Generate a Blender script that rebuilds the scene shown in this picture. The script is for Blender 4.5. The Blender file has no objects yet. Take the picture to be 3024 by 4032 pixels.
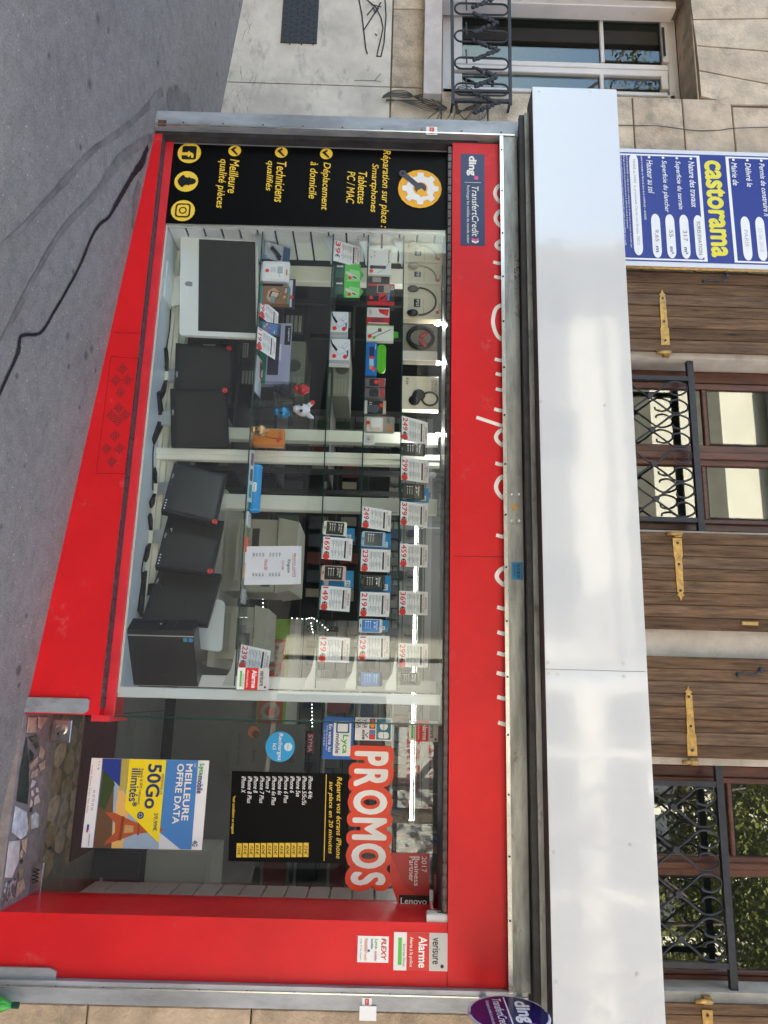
import bpy, math, random
from math import sin, cos, pi
from mathutils import Vector, Matrix
random.seed(7)
RAD = math.radians
sc = bpy.context.scene
col = sc.collection

# ------------------------------------------------------------------ camera
# upright view: the phone was held turned by 90 degrees, so "up" in the place points right in the picture
PSI, PIT, RHO = .23583, .00574, .02835
CAM = Vector((0, -4.0135, 1.75)); FPX = 3028.
F0 = Vector((-sin(PSI), cos(PSI), 0)); R0 = Vector((cos(PSI), sin(PSI), 0)); U0 = Vector((0, 0, 1))
FW = F0*cos(PIT) + U0*sin(PIT); UP = U0*cos(PIT) - F0*sin(PIT)
EP = R0*cos(RHO) + UP*sin(RHO); EQ = UP*cos(RHO) - R0*sin(RHO)
cd = bpy.data.cameras.new('camera'); cam = bpy.data.objects.new('camera', cd); col.objects.link(cam)
mw = Matrix.Identity(4)
for i, vv in enumerate((EQ, -EP, -FW, CAM)):
    for j in range(3): mw[j][i] = vv[j]
cam.matrix_world = mw
cd.sensor_fit = 'VERTICAL'; cd.sensor_height = 36; cd.sensor_width = 27; cd.lens = FPX/4032*36
cd.clip_start = .05; cd.clip_end = 500
sc.camera = cam

# ------------------------------------------------------------------ light
SUN_EL, SUN_AZ = 42, 12          # the sun stands behind the shop: its front is in shade
w = bpy.data.worlds.new('World'); sc.world = w; w.use_nodes = True
nt = w.node_tree; nt.nodes.clear()
sky = nt.nodes.new('ShaderNodeTexSky'); sky.sky_type = 'NISHITA'; sky.sun_disc = False
sky.sun_elevation = RAD(SUN_EL); sky.sun_rotation = RAD(SUN_AZ); sky.air_density = 1.0; sky.dust_density = 2.0; sky.ozone_density = 0.6
bg = nt.nodes.new('ShaderNodeBackground'); bg.inputs[1].default_value = .14
wo = nt.nodes.new('ShaderNodeOutputWorld')
nt.links.new(sky.outputs[0], bg.inputs[0]); nt.links.new(bg.outputs[0], wo.inputs[0])
sl = bpy.data.lights.new('sun', 'SUN'); sl.energy = 4.2; sl.angle = RAD(.5); sl.color = (1, .97, .86)
so = bpy.data.objects.new('sun', sl); col.objects.link(so)
sd = Vector((sin(RAD(SUN_AZ))*cos(RAD(SUN_EL)), cos(RAD(SUN_AZ))*cos(RAD(SUN_EL)), sin(RAD(SUN_EL))))
so.rotation_euler = sd.to_track_quat('Z', 'Y').to_euler(); so.location = (0, 30, 40)
vs = sc.view_settings; vs.view_transform = 'Standard'; vs.look = 'None'; vs.exposure = 2.45; vs.gamma = 1
cy = sc.cycles; cy.use_denoising = True; cy.max_bounces = 10; cy.diffuse_bounces = 4; cy.glossy_bounces = 5
cy.transmission_bounces = 6; cy.transparent_max_bounces = 28; cy.caustics_reflective = False; cy.caustics_refractive = False
cy.sample_clamp_indirect = 6

# ------------------------------------------------------------------ places in the scene
def ray(x, y): return FW + EP*((y-2016)/FPX) + EQ*((x-1512)/FPX)
def P(x, y, Y=0):
    r = ray(x, y); return CAM + r*((Y-CAM.y)/r.y)
def PZ(x, y, z):
    r = ray(x, y); return CAM + r*((z-CAM.z)/r.z)
GS, GC, G0 = -.0949, .02, .0118          # the pavement falls 9.5 % along the street
def gz(x, y): return G0 + GS*x + GC*y
def PG(x, y, dz=0):
    r = ray(x, y); t = (G0+dz + GS*CAM.x + GC*CAM.y - CAM.z)/(r.z - GS*r.x - GC*r.y); return CAM + r*t
YW = 1.04                                  # front of the house behind the shop
YG = .08                                   # shop window glass
YD = .34                                   # glass of the entrance door

# ------------------------------------------------------------------ materials
def lin(h):
    if not isinstance(h, str): return (h[0], h[1], h[2], 1)
    c = [int(h[i:i+2], 16)/255 for i in (0, 2, 4)]
    return tuple(x/12.92 if x <= .04045 else ((x+.055)/1.055)**2.4 for x in c) + (1,)
MATS = {}
def M(name, c, rough=.5, metal=0, spec=.5, var=0, vsc=8, bump=0, bsc=60, emit=0, coat=0, stretch=None, c2=None, ramp=(.35, .65)):
    m = bpy.data.materials.new(name); m.use_nodes = True; MATS[name] = m
    n = m.node_tree.nodes; l = m.node_tree.links; b = n['Principled BSDF']
    c = lin(c); b.inputs['Base Color'].default_value = c
    b.inputs['Roughness'].default_value = rough; b.inputs['Metallic'].default_value = metal
    b.inputs['Specular IOR Level'].default_value = spec; b.inputs['Coat Weight'].default_value = coat
    b.inputs['Coat Roughness'].default_value = .06
    if emit: b.inputs['Emission Color'].default_value = c; b.inputs['Emission Strength'].default_value = emit
    if var or bump or c2:
        tc = n.new('ShaderNodeTexCoord'); src = tc.outputs['Object']
        if stretch:
            mp = n.new('ShaderNodeMapping'); mp.inputs['Scale'].default_value = stretch; l.new(src, mp.inputs[0]); src = mp.outputs[0]
    if var or c2:
        no = n.new('ShaderNodeTexNoise'); no.inputs['Scale'].default_value = vsc; no.inputs['Detail'].default_value = 7; no.inputs['Roughness'].default_value = .62
        l.new(src, no.inputs['Vector'])
        rp = n.new('ShaderNodeValToRGB'); l.new(no.outputs[0], rp.inputs[0])
        lo = tuple(x*(1-var) for x in c[:3])+(1,); hi = lin(c2) if c2 else tuple(min(1, x*(1+var)) for x in c[:3])+(1,)
        rp.color_ramp.elements[0].position, rp.color_ramp.elements[1].position = ramp
        rp.color_ramp.elements[0].color = lo if not c2 else c; rp.color_ramp.elements[1].color = hi
        l.new(rp.outputs[0], b.inputs['Base Color'])
    if bump:
        nb = n.new('ShaderNodeTexNoise'); nb.inputs['Scale'].default_value = bsc; nb.inputs['Detail'].default_value = 5
        l.new(src, nb.inputs['Vector']); bp = n.new('ShaderNodeBump'); bp.inputs['Strength'].default_value = bump; bp.inputs['Distance'].default_value = .02
        l.new(nb.outputs[0], bp.inputs['Height']); l.new(bp.outputs[0], b.inputs['Normal'])
    return m
def glassmat(name, tint, ior=1.45, gl=1.0):
    m = bpy.data.materials.new(name); m.use_nodes = True; MATS[name] = m
    n = m.node_tree.nodes; l = m.node_tree.links; n.clear()
    o = n.new('ShaderNodeOutputMaterial'); mx = n.new('ShaderNodeMixShader'); t = n.new('ShaderNodeBsdfTransparent'); g = n.new('ShaderNodeBsdfGlossy')
    t.inputs[0].default_value = tuple(tint)+(1,); g.inputs['Roughness'].default_value = .0; g.inputs[0].default_value = (gl, gl, gl, 1)
    fr = n.new('ShaderNodeFresnel'); geo = n.new('ShaderNodeNewGeometry'); mp = n.new('ShaderNodeMapRange')
    mp.inputs['To Min'].default_value = ior; mp.inputs['To Max'].default_value = 1/ior
    l.new(geo.outputs['Backfacing'], mp.inputs['Value']); l.new(mp.outputs[0], fr.inputs['IOR'])
    l.new(fr.outputs[0], mx.inputs[0]); l.new(t.outputs[0], mx.inputs[1]); l.new(g.outputs[0], mx.inputs[2]); l.new(mx.outputs[0], o.inputs[0])
glassmat('glass', (.95, .97, .96), 1.53); glassmat('glass_upper', (.55, .58, .55), 2.35); glassmat('glass_white_window', (.55, .6, .58), 1.6); glassmat('acrylic', (.93, .95, .95), 1.3, .8)
glassmat('shelf_glass', (.90, .95, .93), 1.3); glassmat('blister', (.96, .97, .97), 1.35, .8)
_c = {}
def K(h, rough=.45, **kw):                      # plain coloured material, made once
    k = (h, rough, tuple(sorted(kw.items())))
    if k not in _c: _c[k] = M('paint_'+h+('' if rough == .45 else '_%d' % (rough*100))+''.join('_'+str(v) for v in kw.values()), h, rough, **kw).name
    return _c[k]
# pavement: dark asphalt with pale grains, gum spots and broad stains
def asphalt():
    m = M('asphalt', 'ffffff', .86); n = m.node_tree.nodes; l = m.node_tree.links; b = n['Principled BSDF']
    tc = n.new('ShaderNodeTexCoord'); o = tc.outputs['Object']
    def noise(s, d, r=.6):
        x = n.new('ShaderNodeTexNoise'); x.inputs['Scale'].default_value = s; x.inputs['Detail'].default_value = d; x.inputs['Roughness'].default_value = r; l.new(o, x.inputs['Vector']); return x.outputs[0]
    def ramp(src, *st):
        r = n.new('ShaderNodeValToRGB'); e = r.color_ramp.elements
        while len(e) < len(st): e.new(.5)
        for i, (p, c) in enumerate(st): e[i].position = p; e[i].color = (c, c, c, 1) if not isinstance(c, tuple) else c+(1,)
        l.new(src, r.inputs[0]); return r.outputs[0]
    def mix(t, a, bb, f=1.0):
        x = n.new('ShaderNodeMixRGB'); x.blend_type = t; x.inputs[0].default_value = f; l.new(a, x.inputs[1]); l.new(bb, x.inputs[2]); return x.outputs[0]
    base = ramp(noise(.8, 7), (.25, (.195, .171, .145)), (.5, (.250, .219, .185)), (.78, (.298, .260, .218)))
    fine = ramp(noise(140, 3, .6), (.3, .70), (.5, 1.0), (.7, 1.22))
    mid = ramp(noise(14, 5, .7), (.3, .80), (.6, 1.06))
    def voro(s):
        x = n.new('ShaderNodeTexVoronoi'); x.inputs['Scale'].default_value = s; l.new(o, x.inputs['Vector']); sp = n.new('ShaderNodeSeparateColor'); l.new(x.outputs['Color'], sp.inputs[0]); return x.outputs['Distance'], sp.outputs[0]
    def spots(s, r0, r1, keep, val):                     # some cells carry a round spot
        d, rnd = voro(s); a = ramp(d, (r0, 1.0), (r1, 0.0)); k = ramp(rnd, (keep, 0.0), (keep+.01, 1.0)); mk = mix('MULTIPLY', a, k)
        x = n.new('ShaderNodeMixRGB'); x.inputs[1].default_value = (1, 1, 1, 1); x.inputs[2].default_value = (val, val, val, 1); l.new(mk, x.inputs[0]); return x.outputs[0]
    c = mix('MULTIPLY', mix('MULTIPLY', base, fine), mid)
    for a in ((42, .10, .22, .80, 2.0), (75, .12, .24, .75, .45), (4.2, .06, .14, .50, .45), (2.6, .03, .10, .70, 1.25), (9, .07, .18, .70, .45)): c = mix('MULTIPLY', c, spots(*a))
    l.new(c, b.inputs['Base Color'])
    bp = n.new('ShaderNodeBump'); bp.inputs['Strength'].default_value = .5; bp.inputs['Distance'].default_value = .004; l.new(noise(220, 3), bp.inputs['Height']); l.new(bp.outputs[0], b.inputs['Normal'])
asphalt()
M('wet_asphalt', (.016, .017, .018), .6, spec=.25, var=.4, vsc=25, bump=.25, bsc=200)
M('damp_asphalt', (.178, .156, .133), .8, var=.30, vsc=9, bump=.4, bsc=220)
def red_paint():
    m = M('red_paint', (.70, .014, .018), .30, spec=.30, var=.10, vsc=1.6, bump=.03, bsc=5); n = m.node_tree.nodes; l = m.node_tree.links; b = n['Principled BSDF']
    src = b.inputs['Base Color'].links[0].from_socket; tc = n.new('ShaderNodeTexCoord')
    no = n.new('ShaderNodeTexNoise'); no.inputs['Scale'].default_value = 5; no.inputs['Detail'].default_value = 12; no.inputs['Roughness'].default_value = .75; l.new(tc.outputs['Object'], no.inputs['Vector'])
    rp = n.new('ShaderNodeValToRGB'); rp.color_ramp.elements[0].position = .60; rp.color_ramp.elements[1].position = .80; l.new(no.outputs[0], rp.inputs[0])
    mx = n.new('ShaderNodeMixRGB'); mx.inputs[2].default_value = (.62, .16, .15, 1); l.new(rp.outputs[0], mx.inputs[0]); l.new(src, mx.inputs[1]); l.new(mx.outputs[0], b.inputs['Base Color'])
    mr = n.new('ShaderNodeMapRange'); mr.inputs['To Min'].default_value = .22; mr.inputs['To Max'].default_value = .5; l.new(no.outputs[0], mr.inputs['Value']); l.new(mr.outputs[0], b.inputs['Roughness'])
red_paint()
M('red_sill', (.72, .03, .04), .35, var=.12, vsc=5)
M('dark_red', (.13, .010, .012), .18, var=.15, vsc=3)
M('grey_metal', (.36, .38, .40), .42, metal=.35, var=.28, vsc=7, stretch=(1, 1, .35), bump=.04, bsc=30)
M('galvanised', (.34, .35, .33), .45, metal=.5, var=.35, vsc=9, stretch=(.3, 1, 1.6), bump=.05, bsc=40)
M('guide_dark', (.035, .035, .038), .5, var=.4, vsc=12)
M('steel', (.62, .61, .58), .22, metal=1.0, var=.1, vsc=20)
M('chrome', (.8, .8, .8), .08, metal=1.0)
M('brass', (.50, .30, .085), .42, metal=.45, var=.25, vsc=30)
M('iron', (.022, .023, .027), .45, var=.3, vsc=40)
M('iron_old', (.030, .030, .033), .55, var=.4, vsc=60, bump=.2, bsc=150)
M('rust', (.12, .045, .018), .85, var=.5, vsc=60)
M('white_sign', (.70, .71, .70), .07, spec=.95, bump=.20, bsc=1.1)
M('sign_back', (.055, .052, .055), .55, var=.2, vsc=5)
M('stone', (.60, .48, .35), .88, var=.20, vsc=5, bump=.35, bsc=45)
M('stone_b', (.64, .52, .38), .88, var=.22, vsc=6, bump=.35, bsc=55)
M('stone_c', (.55, .44, .32), .9, var=.28, vsc=9, bump=.5, bsc=80)
M('mortar_dark', (.17, .13, .095), .95)
M('plaster_grey', (.69, .61, .50), .85, var=.20, vsc=2.4, bump=.12, bsc=20)
M('plaster_beige', (.58, .51, .41), .9, var=.16, vsc=4, bump=.3, bsc=120)
M('sill_stone', (.66, .58, .52), .8, var=.12, vsc=6, bump=.1, bsc=30)
for i, c in enumerate(((.140, .080, .040), (.165, .096, .050), (.112, .062, .031), (.150, .092, .052))):
    M('wood_%d' % i, c, .6, spec=.18, var=.75, vsc=7, stretch=(8, 8, .6), bump=.35, bsc=30, ramp=(.25, .72))
M('wood_frame', (.105, .036, .018), .38, var=.35, vsc=7, stretch=(6, 6, .8))
M('pvc', (.76, .70, .65), .35, var=.06, vsc=4)
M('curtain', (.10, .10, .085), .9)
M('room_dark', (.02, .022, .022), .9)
M('white_laminate', (.70, .73, .74), .32, var=.03, vsc=3)
M('white_trim', (.76, .77, .70), .35, var=.05, vsc=4)
M('black_poster', (.003, .003, .0032), .35, spec=.12)
M('black_plastic', (.008, .008, .009), .35, spec=.35)
M('black_matt', (.007, .007, .008), .5, spec=.3)
M('screen', (.026, .025, .021), .17)
M('aluminium', (.84, .87, .85), .4, metal=.05)
M('silver', (.55, .56, .57), .28, metal=.7)
M('tile_dark', (.055, .052, .055), .42, var=.5, vsc=30)
M('chain', (.075, .062, .062), .25, metal=.6, var=.4, vsc=30)
M('mortar_pink', (.27, .225, .21), .9, var=.2, vsc=20, bump=.4, bsc=120)
M('stone_tan', (.48, .35, .25), .6, var=.25, vsc=25)
M('stone_green', (.028, .040, .034), .45, var=.35, vsc=30)
M('stone_marble', (.58, .60, .61), .45, var=.3, vsc=25)
M('stone_pale', (.62, .54, .50), .5, var=.15, vsc=18)
M('stone_speckled', (.10, .08, .08), .5, c2=(.45, .40, .38), vsc=45, ramp=(.48, .56))
M('stone_brown', (.34, .24, .15), .45, var=.3, vsc=25)
M('floor_bed', (.17, .14, .105), .5, var=.2, vsc=12)
M('floor_tile', (.21, .215, .195), .3, var=.1, vsc=4)
M('joint', (.02, .02, .02), .7)
M('red_mat', (.10, .011, .016), .85, var=.2, vsc=40)
M('ceiling', (.62, .63, .62), .8)
M('slat_grey', (.42, .42, .40), .45)
M('cabinet', (.48, .48, .43), .4, var=.05, vsc=3)
M('panel_grey', (.20, .20, .19), .35, var=.06, vsc=3)
M('beige_plastic', (.36, .36, .30), .45)
M('lamp_tube', (1, 1, .97), .4, emit=11)
M('bulb', (1, .98, .92), .4, emit=170)
M('led', (.85, 1, .9), .4, emit=3)
M('shelf_edge', (.010, .060, .045), .15)
M('tree_leaf', (.16, .18, .035), .7, var=.5, vsc=3)
M('bark', (.16, .13, .10), .9, var=.3, vsc=20, bump=.4, bsc=40)
M('render_cream', (.62, .585, .48), .9, var=.06, vsc=1)
M('render_rose', (.50, .40, .35), .9, var=.06, vsc=1)
M('render_pale', (.54, .53, .48), .9, var=.08, vsc=1)
M('cladding_olive', (.085, .080, .058), .7, var=.2, vsc=3)  # dark tone for the painted shade bands on the cream house
M('zinc', (.22, .25, .29), .5, var=.1, vsc=2)
M('opposite_glass', (.03, .035, .04), .1, spec=.6)

def grime(name, c, scale, lo, hi, stretch=(1, 1, 1), detail=8):      # stains, scuffs and knots with a shape of their own
    m = MATS[name]; n = m.node_tree.nodes; l = m.node_tree.links; b = n['Principled BSDF']; bc = b.inputs['Base Color']
    tc = n.new('ShaderNodeTexCoord'); mp = n.new('ShaderNodeMapping'); mp.inputs['Scale'].default_value = stretch; l.new(tc.outputs['Object'], mp.inputs[0])
    no = n.new('ShaderNodeTexNoise'); no.inputs['Scale'].default_value = scale; no.inputs['Detail'].default_value = detail; no.inputs['Roughness'].default_value = .68; l.new(mp.outputs[0], no.inputs['Vector'])
    rp = n.new('ShaderNodeValToRGB'); rp.color_ramp.elements[0].position = lo; rp.color_ramp.elements[1].position = hi; l.new(no.outputs[0], rp.inputs[0])
    mx = n.new('ShaderNodeMixRGB'); mx.inputs[2].default_value = tuple(c)+(1,); l.new(rp.outputs[0], mx.inputs[0])
    if bc.links: l.new(bc.links[0].from_socket, mx.inputs[1])
    else: mx.inputs[1].default_value = bc.default_value
    l.new(mx.outputs[0], bc)
grime('plaster_grey', (.30, .265, .22), 3.0, .56, .78, (1, 1, 2.2)); grime('plaster_grey', (.16, .14, .12), 14, .66, .76, (.35, 1, 1.6))
for k in ('stone', 'stone_b', 'stone_c'): grime(k, (.26, .20, .14), 4.5, .56, .80); grime(k, (.20, .16, .12), 55, .66, .74)
grime('plaster_beige', (.34, .29, .23), 5, .56, .82)
grime('grey_metal', (.17, .16, .15), 6, .56, .74, (1.2, 1, .5)); grime('grey_metal', (.16, .08, .045), 30, .69, .74)
grime('galvanised', (.12, .115, .105), 12, .58, .72, (.6, 1, 1)); grime('galvanised', (.10, .06, .04), 45, .70, .75)
for k in range(4): grime('wood_%d' % k, (.030, .016, .008), 9, .66, .74, (1, 1, .55)); grime('wood_%d' % k, (.27, .19, .13), 11, .65, .76, (2.5, 1, .5))
grime('brass', (.22, .12, .045), 22, .55, .75); grime('pvc', (.42, .36, .30), 8, .62, .82, (1, 1, .6)); grime('sill_stone', (.38, .32, .27), 6, .56, .78)
grime('sign_back', (.10, .07, .07), 4, .55, .7); grime('tile_dark', (.13, .12, .12), 30, .58, .7)
# ------------------------------------------------------------------ mesh builder
class Fr:                                       # a flat frame: a across, b up (both 0..1), c out of the surface in metres
    def __init__(s, o, u, v):
        s.o, s.u, s.v = Vector(o), Vector(u), Vector(v); s.n = s.u.cross(s.v).normalized(); s.W, s.H = s.u.length, s.v.length
    def __call__(s, a, b, c=0): return s.o + s.u*a + s.v*b + s.n*c
    def ab(s, x, y):
        r = ray(x, y); t = (s.o-CAM).dot(s.n)/r.dot(s.n); d = CAM + r*t - s.o
        uu, uv, vv = s.u.dot(s.u), s.u.dot(s.v), s.v.dot(s.v); du, dv = d.dot(s.u), d.dot(s.v); D = uu*vv-uv*uv
        return (du*vv-dv*uv)/D, (dv*uu-du*uv)/D
    def px(s, q0, q1, p0, p1):                  # a rectangle measured in the photograph -> a0, b0, a1, b1
        qm, pm = (q0+q1)/2, (p0+p1)/2
        return s.ab(qm, p0)[0], s.ab(q0, pm)[1], s.ab(qm, p1)[0], s.ab(q1, pm)[1]
def FR(q0, q1, p0, p1, Y):
    qm, pm = (q0+q1)/2, (p0+p1)/2
    x0, x1, z0, z1 = P(qm, p0, Y).x, P(qm, p1, Y).x, P(q0, pm, Y).z, P(q1, pm, Y).z
    return Fr((x0, Y, z0), (x1-x0, 0, 0), (0, 0, z1-z0))
def F3(bl, br, tl, Y, dr=0, dt=0):
    o = P(*bl, Y); return Fr(o, P(*br, Y+dr)-o, P(*tl, Y+dt)-o)
def FX(x0, x1, z0, z1, Y): return Fr((x0, Y, z0), (x1-x0, 0, 0), (0, 0, z1-z0))
_tc = {}
def glyphs(s, shear, bold):
    k = (s, shear, bold)
    if k not in _tc:
        c = bpy.data.curves.new('t', 'FONT'); c.body = s; c.resolution_u = 4 if len(s) < 12 else 2; c.shear = shear; c.offset = bold; c.align_x = 'LEFT'
        o = bpy.data.objects.new('t', c); col.objects.link(o); m = o.to_mesh()
        vv = [(p.co.x, p.co.y) for p in m.vertices]; ff = [tuple(p.vertices) for p in m.polygons]
        o.to_mesh_clear(); bpy.data.objects.remove(o); bpy.data.curves.remove(c)
        if not vv: vv = [(0, 0), (1, 1)]
        xs = [a for a, _ in vv]; ys = [b for _, b in vv]; x0, y0 = min(xs), min(ys); sx, sy = max(xs)-x0 or 1, max(ys)-y0 or 1
        _tc[k] = ([((a-x0)/sx, (b-y0)/sy) for a, b in vv], ff, (sx, sy))
    return _tc[k]
def spline(pts, n=6, closed=False):
    pts = [Vector(p) for p in pts]; out = []; N = len(pts)
    for i in range(N if closed else N-1):
        p0 = pts[(i-1) % N] if closed or i else pts[0]; p1 = pts[i]; p2 = pts[(i+1) % N]; p3 = pts[(i+2) % N] if closed or i < N-2 else pts[-1]
        for k in range(n):
            t = k/n; out.append(.5*((2*p1)+(p2-p0)*t+(2*p0-5*p1+4*p2-p3)*t*t+(3*p1-p0-3*p2+p3)*t**3))
    if not closed: out.append(pts[-1])
    return out
class MB:
    def __init__(s, name, mat, fr=None, par=None, label=None, kind=None, smooth=False):
        s.name, s.mat, s.fr, s.par, s.label, s.kind, s.smooth = name, mat, fr, par, label, kind, smooth; s.v = []; s.f = []
    def add(s, vs, fs):
        k = len(s.v); s.v += [Vector(p) for p in vs]; s.f += [tuple(i+k for i in q) for q in fs]; return s
    def hexa(s, p): return s.add(p, [(3, 2, 1, 0), (4, 5, 6, 7), (0, 1, 5, 4), (1, 2, 6, 5), (2, 3, 7, 6), (3, 0, 4, 7)])
    def box(s, x0, x1, y0, y1, z0, z1):
        return s.hexa([(x0, y0, z0), (x1, y0, z0), (x1, y1, z0), (x0, y1, z0), (x0, y0, z1), (x1, y0, z1), (x1, y1, z1), (x0, y1, z1)])
    def slab(s, a0, b0, a1, b1, c0=0, c1=.002, e=0):          # box in the frame, front edges chamfered by e metres
        F = s.fr
        if not e: return s.prism([(a0, b0), (a1, b0), (a1, b1), (a0, b1)], c0, c1)
        ea, eb = e/F.W, e/F.H
        r0 = [(a0, b0), (a1, b0), (a1, b1), (a0, b1)]; r1 = [(a0+ea, b0+eb), (a1-ea, b0+eb), (a1-ea, b1-eb), (a0+ea, b1-eb)]
        vs = [F(a, b, c0) for a, b in r0]+[F(a, b, c1-e) for a, b in r0]+[F(a, b, c1) for a, b in r1]
        fs = [(3, 2, 1, 0), (8, 9, 10, 11)]
        for k in (0, 4):
            for i in range(4): j = (i+1) % 4; fs.append((k+i, k+j, k+4+j, k+4+i))
        return s.add(vs, fs)
    def rect(s, a0, b0, a1, b1, c=.001): F = s.fr; return s.add([F(a0, b0, c), F(a1, b0, c), F(a1, b1, c), F(a0, b1, c)], [(0, 1, 2, 3)])
    def poly(s, pts, c=.001): return s.add([s.fr(a, b, c) for a, b in pts], [tuple(range(len(pts)))])
    def prism(s, pts, c0, c1):
        F = s.fr; n = len(pts); vs = [F(a, b, c0) for a, b in pts]+[F(a, b, c1) for a, b in pts]
        return s.add(vs, [tuple(range(n-1, -1, -1)), tuple(range(n, 2*n))]+[(i, (i+1) % n, n+(i+1) % n, n+i) for i in range(n)])
    def circ(s, a, b, r, n=20, ry=None):
        F = s.fr; ry = ry or r; return [(a+cos(2*pi*i/n)*r/F.W, b+sin(2*pi*i/n)*ry/F.H) for i in range(n)]
    def disc(s, a, b, r, c=.001, n=20, h=0):
        p = s.circ(a, b, r, n); return s.prism(p, c-h, c) if h else s.poly(p, c)
    def rrect(s, a0, b0, a1, b1, r, c0, c1=None, n=5):         # rounded rectangle, r in metres; flat or a prism
        F = s.fr; ra, rb = min(r/F.W, abs(a1-a0)*.5), min(r/F.H, abs(b1-b0)*.5); pts = []
        for cx, cyy, st in ((a1-ra, b0+rb, -pi/2), (a1-ra, b1-rb, 0), (a0+ra, b1-rb, pi/2), (a0+ra, b0+rb, pi)):
            for i in range(n): t = st+pi/2*i/(n-1); pts.append((cx+cos(t)*ra, cyy+sin(t)*rb))
        return s.poly(pts, c0) if c1 is None else s.prism(pts, c0, c1)
    def text(s, t, a0, b0, a1, b1, c=.001, shear=0, bold=0):
        F = s.fr
        if bold >= .004:                       # heavier strokes: the letters laid over each other, a hair apart
            vv, ff, (sx, sy) = glyphs(t, shear, 0); hx, hy = bold*.75/sx, bold*.75/sy; n = (9 if bold >= .018 else 5)
            for k in range(n):
                dx, dy = (0, 0) if k == 0 else (cos(2*pi*k/(n-1))*hx, sin(2*pi*k/(n-1))*hy)
                s.add([F(a0+(a1-a0)*(hx+dx+x*(1-2*hx)), b0+(b1-b0)*(hy+dy+y*(1-2*hy)), c+.000012*k) for x, y in vv], ff)
            return s
        vv, ff, _ = glyphs(t, shear, bold)
        return s.add([F(a0+(a1-a0)*x, b0+(b1-b0)*y, c) for x, y in vv], ff)
    def line(s, pts, wd, c=.001):                              # flat ribbon through frame points, wd in metres
        F = s.fr; q = [F(a, b, c) for a, b in pts]
        for i in range(len(q)-1):
            d = (q[i+1]-q[i]); d = d.normalized() if d.length else F.u.normalized(); sd = d.cross(F.n)*wd/2
            e = F.n*(.00003*(i % 9)); s.add([q[i]-sd-d*wd*.3+e, q[i]+sd-d*wd*.3+e, q[i+1]+sd+d*wd*.3+e, q[i+1]-sd+d*wd*.3+e], [(0, 3, 2, 1)])
        return s
    def tube(s, pts, r, n=6, closed=False, flat=None):
        pts = [Vector(p) for p in pts]; N = len(pts); k = len(s.v); vs = []
        for i, p in enumerate(pts):
            t = (pts[(i+1) % N] if closed or i < N-1 else p) - (pts[i-1] if closed or i else p)
            t = t.normalized() if t.length else Vector((0, 0, 1))
            a = Vector((0, -1, 0)); a = a-t*a.dot(t)
            if a.length < .1: a = Vector((0, 0, 1)); a = a-t*a.dot(t)
            a.normalize(); b = t.cross(a); ri = r[i] if isinstance(r, (list, tuple)) else r
            for j in range(n): an = 2*pi*(j+.5)/n; vs.append(p + a*cos(an)*ri*(flat or 1) + b*sin(an)*ri)
        fs = [(i*n+j, i*n+(j+1) % n, ((i+1) % N)*n+(j+1) % n, ((i+1) % N)*n+j) for i in range(N if closed else N-1) for j in range(n)]
        if not closed: fs += [tuple(range(n-1, -1, -1)), tuple(range((N-1)*n, N*n))]
        return s.add(vs, fs)
    def ell(s, c, rx, ry, rz, nu=14, nv=9, fn=None):
        c = Vector(c); vs = []
        for i in range(nv+1):
            th = pi*i/nv
            for j in range(nu):
                ph = 2*pi*j/nu; d = Vector((sin(th)*cos(ph), sin(th)*sin(ph), cos(th)))
                if fn: d = fn(d)
                vs.append(c+Vector((d.x*rx, d.y*ry, d.z*rz)))
        return s.add(vs, [(i*nu+j, (i+1)*nu+j, (i+1)*nu+(j+1) % nu, i*nu+(j+1) % nu) for i in range(nv) for j in range(nu)])
    def obj(s, loc, name=None):
        me = bpy.data.meshes.new(name or s.name); me.from_pydata([p-loc for p in s.v], [], s.f)
        if s.smooth: me.polygons.foreach_set('use_smooth', [True]*len(me.polygons))
        me.materials.append(MATS[s.mat]); o = bpy.data.objects.new(name or s.name, me); col.objects.link(o)
        if s.label: o['label'] = s.label
        if s.kind: o['kind'] = s.kind
        return o
ALL = []
class T:                                                        # one thing with its parts
    def __init__(s, name, label=None, cat=None, group=None, kind=None, fr=None):
        s.name, s.label, s.cat, s.group, s.kind, s.fr = name, label, cat, group, kind, fr; s.mb = []; s.key = {}; s.lay = 0; ALL.append(s)
    def m(s, name, mat, fr=None, par=None, **k):
        b = MB(name, mat, fr or s.fr, par, **k); s.mb.append(b); return b
    def k(s, name, mat, fr=None, par=None, **k):                # the same part again when asked twice
        kk = (name, mat, id(fr), id(par))
        if kk not in s.key: s.key[kk] = s.m(name, mat, fr, par, **k)
        return s.key[kk]
    def build(s):
        s.mb = [b for b in s.mb if b.v]
        if not s.mb: return
        vs = [p for b in s.mb for p in b.v]
        lo = [min(p[i] for p in vs) for i in range(3)]; hi = [max(p[i] for p in vs) for i in range(3)]
        loc = Vector(((lo[0]+hi[0])/2, (lo[1]+hi[1])/2, lo[2]))
        if len(s.mb) == 1: o = s.mb[0].obj(loc, s.name)
        elif s.mb[0].name == 'self': o = s.mb[0].obj(loc, s.name)
        else: o = bpy.data.objects.new(s.name, None); o.empty_display_size = .05; col.objects.link(o)
        o.location = loc; s.o = o; done = {}
        for b in s.mb:
            if len(s.mb) == 1 or b.name == 'self': done[id(b)] = o; continue
            c = b.obj(loc); done[id(b)] = c; c.parent = done[id(b.par)] if b.par and id(b.par) in done else o
        if s.label: o['label'] = s.label
        if s.cat: o['category'] = s.cat
        if s.group: o['group'] = s.group
        if s.kind: o['kind'] = s.kind
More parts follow.
